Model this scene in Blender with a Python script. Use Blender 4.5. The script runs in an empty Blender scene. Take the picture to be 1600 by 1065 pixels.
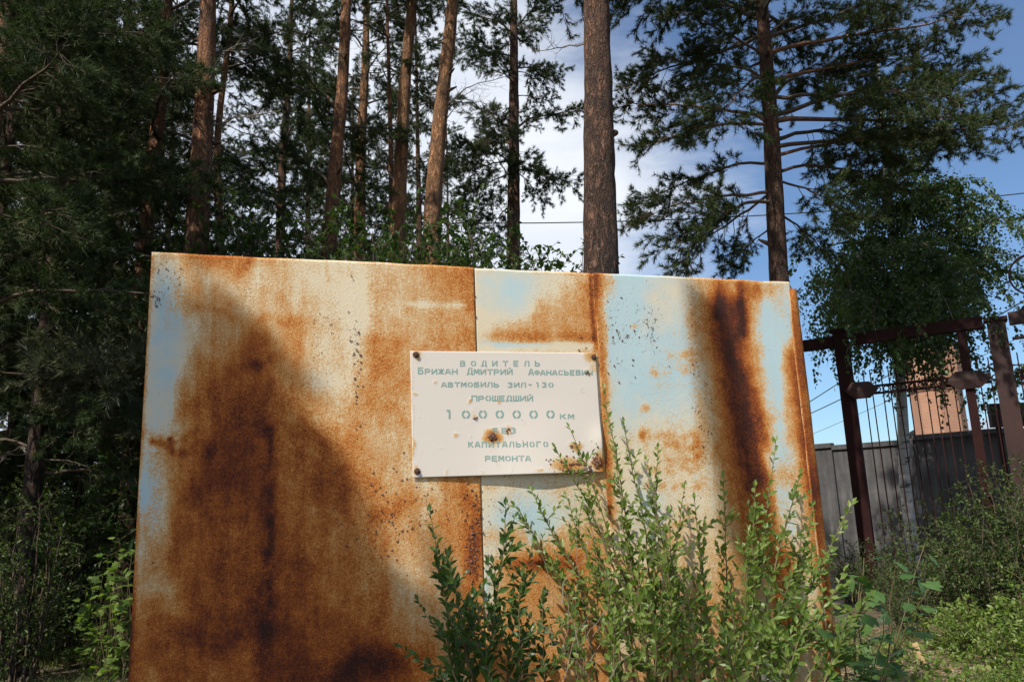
import bpy, math, random
import numpy as np
from mathutils import Vector, Matrix
R = math.radians
random.seed(7); rng = np.random.default_rng(7)
scene = bpy.context.scene
C = scene.collection

# ------------------------------------------------------------------ camera
FPX, W0, H0 = 1244.0, 1600, 1065           # focal length in photo pixels
PITCH, ROLL, EYE = R(11.7), R(2.3), 1.6
cam_d = bpy.data.cameras.new('camera'); cam = bpy.data.objects.new('camera', cam_d); C.objects.link(cam)
cam_d.sensor_width = 36; cam_d.lens = 36*FPX/W0; cam_d.clip_start = .05; cam_d.clip_end = 2000
fwd = Vector((0, math.cos(PITCH), math.sin(PITCH)))
rt0 = Vector((1, 0, 0)); up0 = rt0.cross(fwd)
rt = rt0*math.cos(ROLL) - up0*math.sin(ROLL)
up = rt0*math.sin(ROLL) + up0*math.cos(ROLL)
cam.matrix_world = Matrix(((rt.x, up.x, -fwd.x, 0), (rt.y, up.y, -fwd.y, 0), (rt.z, up.z, -fwd.z, EYE), (0, 0, 0, 1)))
scene.camera = cam
def ray(px, py):
    return fwd + rt*((px-W0/2)/FPX) + up*((H0/2-py)/FPX)
def at(px, py, depth):                      # world point seen at a photo pixel, `depth` metres ahead
    d = ray(px, py); k = depth/d.y
    return Vector((d.x*k, depth, EYE+d.z*k))
def ground_at(px, depth, z=0.0):            # point on the ground under a pixel column
    lo, hi = 400.0, 3000.0
    for _ in range(40):
        m = (lo+hi)/2
        if at(px, m, depth).z > z: lo = m
        else: hi = m
    return at(px, lo, depth)

# ------------------------------------------------------------------ sun and sky
SUN_EL = R(50)
sh = Vector((-.62, -.78, 0)).normalized()
SUN = Vector((sh.x*math.cos(SUN_EL), sh.y*math.cos(SUN_EL), math.sin(SUN_EL)))
sl = bpy.data.lights.new('sun', 'SUN'); sl.energy = 5.0; sl.angle = R(.53); sl.color = (1, .94, .84)
so = bpy.data.objects.new('sun', sl); C.objects.link(so); so.rotation_euler = (-SUN).to_track_quat('-Z', 'Y').to_euler()
world = bpy.data.worlds.new('World'); scene.world = world; world.use_nodes = True
wn, wl = world.node_tree.nodes, world.node_tree.links
wn.clear()
def wnode(t, **k):
    n = wn.new(t)
    for a, b in k.items(): setattr(n, a, b)
    return n
sky = wnode('ShaderNodeTexSky', sky_type='NISHITA', sun_disc=False, sun_elevation=SUN_EL, sun_rotation=math.atan2(SUN.x, SUN.y), air_density=1.0, dust_density=.4, ozone_density=2.0)
tc = wnode('ShaderNodeTexCoord')
mp = wnode('ShaderNodeMapping'); mp.inputs['Scale'].default_value = (1, 1, 2.6); mp.inputs['Location'].default_value = (.35, .1, .2)
nz = wnode('ShaderNodeTexNoise'); nz.inputs['Scale'].default_value = 1.9; nz.inputs['Detail'].default_value = 9; nz.inputs['Roughness'].default_value = .56; nz.inputs['Distortion'].default_value = .25
sep = wnode('ShaderNodeSeparateXYZ')
ad = wnode('ShaderNodeMath', operation='MULTIPLY_ADD'); ad.inputs[1].default_value = -.66; ad.inputs[2].default_value = .16
ad2 = wnode('ShaderNodeMath', operation='ADD')
rp = wnode('ShaderNodeMapRange', interpolation_type='SMOOTHSTEP'); rp.inputs['From Min'].default_value = .40; rp.inputs['From Max'].default_value = .66; rp.inputs['To Min'].default_value = .05; rp.inputs['To Max'].default_value = .93
nz2 = wnode('ShaderNodeTexNoise'); nz2.inputs['Scale'].default_value = 2.6; nz2.inputs['Detail'].default_value = 6
cr = wnode('ShaderNodeMix', data_type='RGBA'); cr.inputs[6].default_value = (6.2, 6.8, 7.9, 1); cr.inputs[7].default_value = (8.7, 9.0, 9.4, 1)
mx = wnode('ShaderNodeMix', data_type='RGBA')
tint = wnode('ShaderNodeMix', data_type='RGBA', blend_type='MULTIPLY'); tint.inputs[0].default_value = 1; tint.inputs[7].default_value = (.72, .93, 1.12, 1)
bg = wnode('ShaderNodeBackground'); bg.inputs['Strength'].default_value = .11
wo = wnode('ShaderNodeOutputWorld')
wl.new(tc.outputs['Generated'], mp.inputs['Vector']); wl.new(mp.outputs[0], nz.inputs['Vector']); wl.new(mp.outputs[0], nz2.inputs['Vector'])
wl.new(tc.outputs['Generated'], sep.inputs[0]); wl.new(sep.outputs['X'], ad.inputs[0])
wl.new(ad.outputs[0], ad2.inputs[0]); wl.new(nz.outputs['Fac'], ad2.inputs[1]); wl.new(ad2.outputs[0], rp.inputs['Value'])
cmr = wnode('ShaderNodeMapRange'); cmr.inputs['From Min'].default_value = .35; cmr.inputs['From Max'].default_value = .65; wl.new(nz2.outputs['Fac'], cmr.inputs['Value']); wl.new(cmr.outputs[0], cr.inputs[0]); wl.new(sky.outputs[0], tint.inputs[6]); wl.new(tint.outputs[2], mx.inputs[6]); wl.new(cr.outputs[2], mx.inputs[7]); wl.new(rp.outputs[0], mx.inputs[0])
wl.new(mx.outputs[2], bg.inputs['Color']); wl.new(bg.outputs[0], wo.inputs['Surface'])
vs = scene.view_settings; vs.view_transform = 'Standard'; vs.look = 'None'; vs.exposure = .12; vs.gamma = 1; vs.use_curve_mapping = False
scene.cycles.max_bounces = 5; scene.cycles.diffuse_bounces = 3; scene.cycles.transmission_bounces = 3

# ------------------------------------------------------------------ materials
def material(name):
    m = bpy.data.materials.new(name); m.use_nodes = True
    nt = m.node_tree; nt.nodes.clear()
    out = nt.nodes.new('ShaderNodeOutputMaterial'); b = nt.nodes.new('ShaderNodeBsdfPrincipled')
    nt.links.new(b.outputs[0], out.inputs[0])
    def N(t, ins=None, **k):
        n = nt.nodes.new(t)
        for a, v in k.items(): setattr(n, a, v)
        for a, v in (ins or {}).items():
            if isinstance(v, bpy.types.NodeSocket): nt.links.new(v, n.inputs[a])
            else: n.inputs[a].default_value = v
        return n
    return m, nt, b, out, N
def c4(c): return (c[0], c[1], c[2], 1)
def ramp(N, fac, stops, interp='LINEAR'):
    r = N('ShaderNodeValToRGB', {0: fac}); e = r.color_ramp; e.interpolation = interp
    while len(e.elements) < len(stops): e.elements.new(.5)
    for el, (p, c) in zip(e.elements, stops): el.position = p; el.color = c4(c)
    return r.outputs[0]
def M2(N, op, a, b=0.0, c=None, clamp=False):
    ins = {0: a, 1: b}
    if c is not None: ins[2] = c
    return N('ShaderNodeMath', ins, operation=op, use_clamp=clamp).outputs[0]
def mixc(N, f, a, b, bt='MIX'):
    return N('ShaderNodeMix', {0: f, 6: a, 7: b}, data_type='RGBA', blend_type=bt).outputs[2]

def leaf_mat(name, c1, c2, trans=.3, rough=.5, c3=None, spec=.35):
    m, nt, b, out, N = material(name)
    g = N('ShaderNodeNewGeometry'); oi = N('ShaderNodeObjectInfo')
    f = M2(N, 'ADD', g.outputs['Random Per Island'], oi.outputs['Random']); f = M2(N, 'FRACT', f)
    col = ramp(N, f, [(0, c1), (.8, c2), (1, c3 or c2)])
    b.inputs['Roughness'].default_value = rough; b.inputs['Specular IOR Level'].default_value = spec
    nt.links.new(col, b.inputs['Base Color'])
    t = N('ShaderNodeBsdfTranslucent', {0: mixc(N, 1.0, col, (1.5, 1.7, .7, 1), 'MULTIPLY')})
    s = N('ShaderNodeMixShader', {0: trans, 1: b.outputs[0], 2: t.outputs[0]})
    nt.links.new(s.outputs[0], out.inputs[0]); return m
MAT = {}
MAT['needle'] = leaf_mat('pine_needle', (.028, .048, .022), (.066, .094, .036), .12, .6, (.13, .14, .05), .12)
MAT['needle_pale'] = leaf_mat('young_pine_needle', (.07, .085, .05), (.12, .13, .07), .2, .5)
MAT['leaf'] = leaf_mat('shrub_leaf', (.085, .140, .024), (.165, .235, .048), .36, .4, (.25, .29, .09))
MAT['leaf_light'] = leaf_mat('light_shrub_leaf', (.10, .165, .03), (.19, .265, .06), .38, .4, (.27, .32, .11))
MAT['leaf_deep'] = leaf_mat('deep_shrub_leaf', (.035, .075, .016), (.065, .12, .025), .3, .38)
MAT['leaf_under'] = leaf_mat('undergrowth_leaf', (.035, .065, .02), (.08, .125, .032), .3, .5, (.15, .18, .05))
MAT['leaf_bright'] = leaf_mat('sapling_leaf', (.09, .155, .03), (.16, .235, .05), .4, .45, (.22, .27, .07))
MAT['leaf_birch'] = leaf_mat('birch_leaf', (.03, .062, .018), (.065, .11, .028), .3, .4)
MAT['leaf_vine'] = leaf_mat('vine_leaf', (.05, .11, .03), (.09, .17, .05), .3, .4)
MAT['grass'] = leaf_mat('grass_blade', (.07, .11, .025), (.14, .17, .05), .3, .55, (.30, .25, .12))
MAT['straw'] = leaf_mat('dry_straw', (.30, .22, .12), (.42, .33, .19), .1, .7, (.18, .11, .06))

def bark_mat(name, low, high, z0, z1, dark):
    m, nt, b, out, N = material(name)
    tcn = N('ShaderNodeTexCoord'); oi = N('ShaderNodeObjectInfo')
    v = N('ShaderNodeVectorMath', {0: tcn.outputs['Object'], 1: oi.outputs['Random']}, operation='ADD').outputs[0]
    st = N('ShaderNodeMapping', {'Vector': v, 'Scale': (1, 1, .34)}).outputs[0]
    wob = N('ShaderNodeTexNoise', {'Vector': st, 'Scale': 9.0, 'Detail': 4.0})
    st2 = N('ShaderNodeVectorMath', {0: st, 1: wob.outputs['Color'], 2: (.1, .1, .1)}, operation='MULTIPLY_ADD')
    nt.links.new(N('ShaderNodeVectorMath', {0: wob.outputs['Color'], 1: (.12, .12, .12)}, operation='MULTIPLY').outputs[0], st2.inputs[0]); st2.inputs[1].default_value = (1, 1, 1); nt.links.new(st, st2.inputs[2])
    rz = N('ShaderNodeMapping', {'Vector': st2.outputs[0], 'Scale': (1, 1, .62)}).outputs[0]
    na = N('ShaderNodeTexNoise', {'Vector': rz, 'Scale': 13.0, 'Detail': 4.0, 'Roughness': .6}).outputs['Fac']
    nb_ = N('ShaderNodeTexNoise', {'Vector': st2.outputs[0], 'Scale': 30.0, 'Detail': 3.0, 'Roughness': .6}).outputs['Fac']
    ra = N('ShaderNodeMapRange', {'Value': M2(N, 'ABSOLUTE', M2(N, 'SUBTRACT', na, .5)), 'From Max': .075}).outputs[0]
    rb = N('ShaderNodeMapRange', {'Value': M2(N, 'ABSOLUTE', M2(N, 'SUBTRACT', nb_, .5)), 'From Max': .06, 'To Min': .35}).outputs[0]
    crack = M2(N, 'MULTIPLY', ra, rb)
    cell = N('ShaderNodeTexNoise', {'Vector': st2.outputs[0], 'Scale': 24.0, 'Detail': 2.0})
    big = N('ShaderNodeTexNoise', {'Vector': v, 'Scale': 2.2, 'Detail': 4.0}).outputs['Fac']
    z = N('ShaderNodeSeparateXYZ', {0: tcn.outputs['Object']}).outputs['Z']
    zz = M2(N, 'MULTIPLY_ADD', big, 3.2, z); zz = M2(N, 'SUBTRACT', zz, 1.6)
    hf = N('ShaderNodeMapRange', {'Value': zz, 'From Min': z0, 'From Max': z1}).outputs[0]
    col = mixc(N, hf, c4(low), c4(high))
    sp = N('ShaderNodeMapRange', {'Value': cell.outputs['Fac'], 'From Min': .45, 'From Max': .7}).outputs[0]
    col = mixc(N, M2(N, 'MULTIPLY', sp, .55), col, c4([x*1.55+.03 for x in high]))
    pn = N('ShaderNodeTexNoise', {'Vector': v, 'Scale': 4.2, 'Detail': 5.0, 'Roughness': .65, 'Distortion': .6}).outputs['Fac']
    col = mixc(N, M2(N, 'MULTIPLY', N('ShaderNodeMapRange', {'Value': pn, 'From Min': .50, 'From Max': .60}).outputs[0], .55), col, c4([x*.55 for x in low]))
    fine = N('ShaderNodeTexNoise', {'Vector': st, 'Scale': 55.0, 'Detail': 5.0}).outputs['Fac']
    col = mixc(N, M2(N, 'MULTIPLY', fine, .5), col, c4(dark))
    keep = M2(N, 'MULTIPLY', M2(N, 'SUBTRACT', 1.0, crack), M2(N, 'SUBTRACT', 1.0, M2(N, 'MULTIPLY', hf, .45)))
    col = mixc(N, keep, col, c4(dark))
    nt.links.new(col, b.inputs['Base Color']); b.inputs['Roughness'].default_value = .9
    hgt = M2(N, 'ADD', M2(N, 'MULTIPLY', crack, .8), M2(N, 'MULTIPLY', fine, .35))
    bp = N('ShaderNodeBump', {'Height': hgt, 'Strength': 1.0, 'Distance': .035}); nt.links.new(bp.outputs[0], b.inputs['Normal'])
    return m
MAT['bark'] = bark_mat('pine_bark', (.13, .078, .052), (.42, .185, .078), 2.2, 6.5, (.022, .014, .011))
MAT['bark_orange'] = bark_mat('orange_pine_bark', (.17, .10, .065), (.54, .265, .115), .5, 4.0, (.035, .02, .014))
MAT['bark_dark'] = bark_mat('dark_pine_bark', (.085, .053, .040), (.23, .11, .06), 2.0, 7.5, (.014, .01, .008))

def plain(name, col, rough=.8, metal=0, var=.4, scale=12, bump=.3, col2=None):
    m, nt, b, out, N = material(name)
    tcn = N('ShaderNodeTexCoord')
    n = N('ShaderNodeTexNoise', {'Vector': tcn.outputs['Object'], 'Scale': float(scale), 'Detail': 7.0, 'Roughness': .62}).outputs['Fac']
    f = N('ShaderNodeMapRange', {'Value': n, 'From Min': .3, 'From Max': .7}).outputs[0]
    c2 = col2 or [x*(1-var) for x in col]
    nt.links.new(mixc(N, f, c4(c2), c4(col)), b.inputs['Base Color'])
    b.inputs['Roughness'].default_value = rough; b.inputs['Metallic'].default_value = metal
    bp = N('ShaderNodeBump', {'Height': n, 'Strength': bump, 'Distance': .01}); nt.links.new(bp.outputs[0], b.inputs['Normal'])
    return m
MAT['twig'] = plain('twig_wood', (.12, .085, .055), .85, scale=30)
MAT['twig_orange'] = plain('orange_limb_bark', (.26, .13, .065), .85, scale=14, col2=(.10, .06, .04))
MAT['twig_grey'] = plain('dead_twig_wood', (.22, .18, .14), .9, scale=30)
MAT['stem_green'] = plain('green_stem', (.12, .12, .045), .6, scale=30, col2=(.13, .07, .035))
MAT['fence'] = plain('maroon_fence_paint', (.036, .011, .010), .7, scale=6, col2=(.020, .008, .008))
MAT['fence'].node_tree.nodes['Principled BSDF'].inputs['Specular IOR Level'].default_value = .12
MAT['fence_rust'] = plain('rusty_red_fence_paint', (.048, .015, .011), .75, scale=5, col2=(.020, .009, .008))
MAT['bolt'] = plain('rusted_bolt', (.16, .075, .05), .85, scale=60, bump=.8, col2=(.05, .025, .02))
MAT['flake'] = plain('flaking_rust', (.34, .18, .12), .9, scale=70, bump=.8, col2=(.09, .04, .025))
MAT['letter'] = plain('teal_stencil_paint', (.19, .34, .30), .7, scale=160, bump=.1, col2=(.30, .43, .38))
MAT['cable'] = plain('black_cable', (.03, .03, .03), .6)
MAT['pole'] = plain('weathered_pole', (.2, .17, .14), .9)
MAT['roof'] = plain('grey_roof_sheet', (.34, .40, .47), .5, scale=2, var=.15)
MAT['plaster'] = plain('grey_plaster', (.3, .3, .31), .9, scale=2)
MAT['chip'] = plain('fresh_wood', (.62, .42, .22), .8, scale=20, var=.3)
MAT['steel'] = plain('backside_steel', (.13, .08, .055), .8, scale=6)

m, nt, b, out, N = material('concrete')            # precast concrete, stained; overall tone darkened to stand in for tree shade
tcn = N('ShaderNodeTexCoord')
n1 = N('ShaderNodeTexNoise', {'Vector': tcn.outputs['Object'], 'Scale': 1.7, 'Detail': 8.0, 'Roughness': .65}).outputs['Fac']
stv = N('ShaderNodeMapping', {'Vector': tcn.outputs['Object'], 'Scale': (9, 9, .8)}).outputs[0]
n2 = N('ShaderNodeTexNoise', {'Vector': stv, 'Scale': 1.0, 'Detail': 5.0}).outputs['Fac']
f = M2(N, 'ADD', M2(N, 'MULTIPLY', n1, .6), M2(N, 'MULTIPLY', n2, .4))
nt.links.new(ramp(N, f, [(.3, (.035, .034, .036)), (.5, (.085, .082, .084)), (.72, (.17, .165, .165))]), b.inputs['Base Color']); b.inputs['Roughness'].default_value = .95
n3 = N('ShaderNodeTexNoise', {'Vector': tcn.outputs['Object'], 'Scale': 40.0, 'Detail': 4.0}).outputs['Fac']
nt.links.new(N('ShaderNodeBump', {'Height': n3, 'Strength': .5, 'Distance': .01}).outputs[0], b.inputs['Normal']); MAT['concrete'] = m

m, nt, b, out, N = material('orange_brick')
tcn = N('ShaderNodeTexCoord')
br = N('ShaderNodeTexBrick', {'Vector': N('ShaderNodeMapping', {'Vector': tcn.outputs['UV']}).outputs[0], 'Color1': (.44, .20, .11, 1), 'Color2': (.36, .15, .085, 1), 'Mortar': (.40, .30, .23, 1), 'Scale': 1.0, 'Mortar Size': .012, 'Brick Width': .26, 'Row Height': .085})
n1 = N('ShaderNodeTexNoise', {'Vector': tcn.outputs['Object'], 'Scale': 1.2, 'Detail': 6.0}).outputs['Fac']
nt.links.new(mixc(N, M2(N, 'MULTIPLY', n1, .5), br.outputs['Color'], (.25, .14, .09, 1)), b.inputs['Base Color']); b.inputs['Roughness'].default_value = .9
nt.links.new(N('ShaderNodeBump', {'Height': br.outputs['Fac'], 'Strength': -.5, 'Distance': .01}).outputs[0], b.inputs['Normal']); MAT['brick'] = m

m, nt, b, out, N = material('forest_soil')
tcn = N('ShaderNodeTexCoord')
n1 = N('ShaderNodeTexNoise', {'Vector': tcn.outputs['Object'], 'Scale': .9, 'Detail': 9.0, 'Roughness': .65}).outputs['Fac']
n2 = N('ShaderNodeTexNoise', {'Vector': tcn.outputs['Object'], 'Scale': 26.0, 'Detail': 8.0, 'Roughness': .7}).outputs['Fac']
col = ramp(N, n1, [(.35, (.07, .075, .03)), (.5, (.13, .10, .06)), (.66, (.26, .19, .12))])
col = mixc(N, N('ShaderNodeMapRange', {'Value': n2, 'From Min': .42, 'From Max': .62}).outputs[0], mixc(N, .6, col, (.04, .03, .02, 1)), col)
nt.links.new(col, b.inputs['Base Color']); b.inputs['Roughness'].default_value = .95
nt.links.new(N('ShaderNodeBump', {'Height': n2, 'Strength': .9, 'Distance': .03}).outputs[0], b.inputs['Normal']); MAT['soil'] = m

m, nt, b, out, N = material('birch_bark')
tcn = N('ShaderNodeTexCoord')
sv = N('ShaderNodeMapping', {'Vector': tcn.outputs['Object'], 'Scale': (2.5, 2.5, 14)}).outputs[0]
n1 = N('ShaderNodeTexNoise', {'Vector': sv, 'Scale': 1.4, 'Detail': 5.0}).outputs['Fac']
n2 = N('ShaderNodeTexNoise', {'Vector': tcn.outputs['Object'], 'Scale': 3.0, 'Detail': 4.0}).outputs['Fac']
f = M2(N, 'ADD', M2(N, 'MULTIPLY', n1, .6), M2(N, 'MULTIPLY', n2, .4))
nt.links.new(ramp(N, f, [(.40, (.05, .045, .04)), (.47, (.42, .40, .37)), (.8, (.62, .60, .56))]), b.inputs['Base Color']); b.inputs['Roughness'].default_value = .7; MAT['birch'] = m

def rust_mat(name, cream, blue, plate=False):
    """weathered paint over rusting steel; attribute `stain` = (rust, blueness, pitting)"""
    m, nt, b, out, N = material(name)
    tcn = N('ShaderNodeTexCoord'); at_ = N('ShaderNodeAttribute', attribute_name='stain')
    s = N('ShaderNodeSeparateColor', {0: at_.outputs['Color']}); rust, blu, pit = s.outputs[0], s.outputs[1], s.outputs[2]
    V = tcn.outputs['Object']
    fine = N('ShaderNodeTexNoise', {'Vector': V, 'Scale': 75.0, 'Detail': 6.0, 'Roughness': .72}).outputs['Fac']
    mid = N('ShaderNodeTexNoise', {'Vector': V, 'Scale': 6.5, 'Detail': 11.0, 'Roughness': .74, 'Distortion': .2}).outputs['Fac']
    strv = N('ShaderNodeMapping', {'Vector': V, 'Scale': (9, 1, .9)}).outputs[0]
    strk = N('ShaderNodeTexNoise', {'Vector': strv, 'Scale': 1.5, 'Detail': 7.0, 'Roughness': .68}).outputs['Fac']
    k = (.25, .32, .10) if plate else (.55, .62, .42)
    v = M2(N, 'MULTIPLY_ADD', M2(N, 'SUBTRACT', fine, .5), k[0]*1.1, rust)
    amp = N('ShaderNodeMapRange', {'Value': rust, 'From Min': 0., 'From Max': .25, 'To Min': .45, 'To Max': 1.0}).outputs[0]
    v = M2(N, 'MULTIPLY_ADD', M2(N, 'MULTIPLY', M2(N, 'SUBTRACT', mid, .5), amp), k[1]*1.15, v)
    v = M2(N, 'MULTIPLY_ADD', M2(N, 'MULTIPLY', M2(N, 'SUBTRACT', strk, .5), amp), k[2]*1.0, v)
    bn = M2(N, 'MULTIPLY_ADD', M2(N, 'SUBTRACT', mid, .5), 1.1, blu)
    bn = N('ShaderNodeMapRange', {'Value': bn, 'From Min': .15, 'From Max': .8}, interpolation_type='SMOOTHSTEP').outputs[0]
    paint = mixc(N, bn, c4(cream), c4(blue))
    # chalky variation
    paint = mixc(N, M2(N, 'MULTIPLY', strk, .35), paint, (.78, .76, .70, 1))
    gr = N('ShaderNodeTexNoise', {'Vector': V, 'Scale': 150.0, 'Detail': 3.0, 'Roughness': .6}).outputs['Fac']
    v = M2(N, 'MULTIPLY_ADD', N('ShaderNodeMapRange', {'Value': gr, 'From Min': .38, 'From Max': .62, 'To Min': -.5, 'To Max': .5}).outputs[0], .03 if plate else .12, v)
    rc = ramp(N, v, [(.16, (.73, .56, .33)), (.33, (.62, .37, .16)), (.46, (.58, .25, .062)), (.60, (.44, .125, .019)), (.80, (.20, .045, .012)), (1.0, (.05, .016, .010))])
    wash = N('ShaderNodeMapRange', {'Value': v, 'From Min': .11, 'From Max': .25}, interpolation_type='SMOOTHSTEP').outputs[0]
    col = mixc(N, wash, paint, rc)
    # small pits and chips
    sp1 = N('ShaderNodeTexNoise', {'Vector': N('ShaderNodeMapping', {'Vector': V, 'Scale': (1, 1, .7)}).outputs[0], 'Scale': 62.0, 'Detail': 3.5, 'Roughness': .65}).outputs['Fac']
    cl = N('ShaderNodeTexNoise', {'Vector': V, 'Scale': 9.0, 'Detail': 4.0}).outputs['Fac']
    thr = M2(N, 'MULTIPLY_ADD', M2(N, 'MULTIPLY_ADD', cl, 1.6, -.25), M2(N, 'MULTIPLY', pit, -.31), .735)
    dd_ = M2(N, 'SUBTRACT', sp1, thr)
    chip = N('ShaderNodeMapRange', {'Value': dd_, 'From Min': .0, 'From Max': .012}).outputs[0]
    rim = M2(N, 'MULTIPLY', N('ShaderNodeMapRange', {'Value': dd_, 'From Min': -.035, 'From Max': -.005}).outputs[0], M2(N, 'MULTIPLY', M2(N, 'SUBTRACT', 1.0, wash), .6))
    col = mixc(N, rim, col, (.82, .80, .74, 1))
    col = mixc(N, M2(N, 'MULTIPLY', chip, .85), col, (.075, .04, .028, 1))
    nt.links.new(col, b.inputs['Base Color'])
    nt.links.new(N('ShaderNodeMapRange', {'Value': v, 'From Min': .1, 'From Max': .5, 'To Min': .5, 'To Max': .85}).outputs[0], b.inputs['Roughness'])
    b.inputs['Specular IOR Level'].default_value = .3
    h = M2(N, 'MULTIPLY_ADD', fine, M2(N, 'MULTIPLY_ADD', M2(N, 'MAXIMUM', v, 0.0), .85, .04), M2(N, 'MULTIPLY', M2(N, 'MULTIPLY', fine, pit), .5))
    h = M2(N, 'SUBTRACT', M2(N, 'MULTIPLY_ADD', rim, .5, h), M2(N, 'MULTIPLY', chip, .6))
    bp = N('ShaderNodeBump', {'Height': h, 'Strength': .75, 'Distance': .007}); nt.links.new(bp.outputs[0], b.inputs['Normal'])
    return m
MAT['rust'] = rust_mat('rusting_painted_steel', (.74, .61, .39), (.42, .60, .64))
MAT['plate'] = rust_mat('pink_white_plate_paint', (.74, .655, .565), (.74, .655, .565), True)

# ------------------------------------------------------------------ mesh helpers
class MB:
    """collects numpy vertices and faces, builds ONE mesh object"""
    def __init__(s): s.v = []; s.f = []; s.n = 0; s.uv = None
    def add(s, v, f):
        v = np.asarray(v, dtype=np.float64).reshape(-1, 3); f = np.asarray(f, dtype=np.int64)
        s.v.append(v); s.f.append(f+s.n); s.n += len(v)
    def mesh(s, name, mat, smooth=False):
        me = bpy.data.meshes.new(name)
        v = np.concatenate(s.v); me.vertices.add(len(v)); me.vertices.foreach_set('co', v.astype(np.float32).ravel())
        tot = np.concatenate([np.full(len(f), f.shape[1]) for f in s.f]); idx = np.concatenate([f.ravel() for f in s.f])
        me.loops.add(len(idx)); me.loops.foreach_set('vertex_index', idx.astype(np.int32))
        me.polygons.add(len(tot)); st = np.concatenate([[0], np.cumsum(tot)[:-1]])
        me.polygons.foreach_set('loop_start', st.astype(np.int32)); me.polygons.foreach_set('loop_total', tot.astype(np.int32))
        me.update(calc_edges=True)
        me.polygons.foreach_set('use_smooth', np.full(len(tot), smooth))
        me.materials.append(MAT[mat]); return me
    def obj(s, name, mat, parent=None, smooth=False):
        return link(name, s.mesh(name, mat, smooth), parent)
def link(name, me, parent=None, mw=None):
    o = bpy.data.objects.new(name, me); C.objects.link(o)
    if parent is not None: o.parent = parent
    if mw is not None: o.matrix_basis = mw
    return o
def tag(o, label=None, cat=None, group=None, kind=None):
    if label: o['label'] = label
    if cat: o['category'] = cat
    if group: o['group'] = group
    if kind: o['kind'] = kind
    return o
def thing(name, label, cat, loc=(0, 0, 0), group=None):
    o = bpy.data.objects.new(name, None); C.objects.link(o); o.location = loc; o.empty_display_size = .2
    return tag(o, label, cat, group)
def tube(mb, pts, rad, seg=6, cap=True):
    P = np.array([tuple(p) for p in pts], float); n = len(P); rad = np.broadcast_to(np.asarray(rad, float), (n,))
    T = np.gradient(P, axis=0); T /= np.linalg.norm(T, axis=1)[:, None]+1e-12
    ref = np.array([0, 0, 1.0]) if abs(T[0][2]) < .9 else np.array([1.0, 0, 0])
    A = np.cross(T, ref); A /= np.linalg.norm(A, axis=1)[:, None]+1e-12; B = np.cross(T, A)
    th = np.arange(seg)*2*np.pi/seg
    V = P[:, None]+rad[:, None, None]*(np.cos(th)[None, :, None]*A[:, None]+np.sin(th)[None, :, None]*B[:, None])
    i = np.arange(n-1)[:, None]*seg; j = np.arange(seg)[None]; k = (j+1) % seg
    F = np.stack([i+j, i+k, i+seg+k, i+seg+j], -1).reshape(-1, 4)
    mb.add(V.reshape(-1, 3), F)
    if cap: 
        mb.add(V[-1], [list(range(seg))]); mb.add(V[0], [list(range(seg))[::-1]])
def box(mb, lo, hi, mw=None, bev=0.0):
    x0, y0, z0 = lo; x1, y1, z1 = hi
    v = np.array([(x0, y0, z0), (x1, y0, z0), (x1, y1, z0), (x0, y1, z0), (x0, y0, z1), (x1, y0, z1), (x1, y1, z1), (x0, y1, z1)], float)
    if mw is not None: v = np.array([tuple(mw @ Vector(p)) for p in v])
    mb.add(v, [(0, 3, 2, 1), (4, 5, 6, 7), (0, 1, 5, 4), (1, 2, 6, 5), (2, 3, 7, 6), (3, 0, 4, 7)])
def vnoise(p, seed=0):
    p = np.asarray(p, float); i = np.floor(p).astype(np.int64); f = p-i; f = f*f*(3-2*f); r = 0
    for dx in (0, 1):
        for dy in (0, 1):
            for dz in (0, 1):
                q = i+np.array([dx, dy, dz])
                h = (q[..., 0]*374761393+q[..., 1]*668265263+q[..., 2]*2147483647+seed*974634777) & 0xffffffff
                h = ((h ^ (h >> 13))*1274126177) & 0xffffffff; h = ((h ^ (h >> 16)) & 0xffff)/65535.
                w = (f[..., 0] if dx else 1-f[..., 0])*(f[..., 1] if dy else 1-f[..., 1])*(f[..., 2] if dz else 1-f[..., 2])
                r = r+h*w
    return r-.5
def unit(a): return a/(np.linalg.norm(a, axis=-1, keepdims=True)+1e-12)
def rvec(n): return unit(rng.normal(size=(n, 3)))
def needles(mb, P, D, L, w=.004):
    """one thin triangle per needle"""
    n = len(P); S = unit(np.cross(D, rvec(n)))*w
    V = np.stack([P-S, P+S, P+D*L[:, None]], 1)
    mb.add(V.reshape(-1, 3), np.arange(n*3).reshape(-1, 3))
def leaves(mb, P, D, L, wid=.42, up=None, fold=.12):
    """pointed folded leaves: base P, direction D, length L"""
    n = len(P)
    if n == 0: return
    U = np.array([0, 0, 1.0])[None]+.55*rvec(n) if up is None else up
    S = unit(np.cross(D, U)); Nn = unit(np.cross(S, D)); L = L[:, None]
    b = P; m = P+D*L*.42-Nn*L*fold; l = P+D*L*.40-S*L*wid*.5; r = P+D*L*.40+S*L*wid*.5; l2 = P+D*L*.68-S*L*wid*.36-Nn*L*fold*.4; r2 = P+D*L*.68+S*L*wid*.36-Nn*L*fold*.4; t = P+D*L-Nn*L*fold*1.6
    V = np.stack([b, l, r, m, l2, r2, t], 1).reshape(-1, 3)
    F = np.array([(0, 2, 3), (0, 3, 1), (3, 2, 5), (3, 4, 1), (3, 5, 6), (3, 6, 4)])
    mb.add(V, (F[None]+7*np.arange(n)[:, None, None]).reshape(-1, 3))
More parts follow.
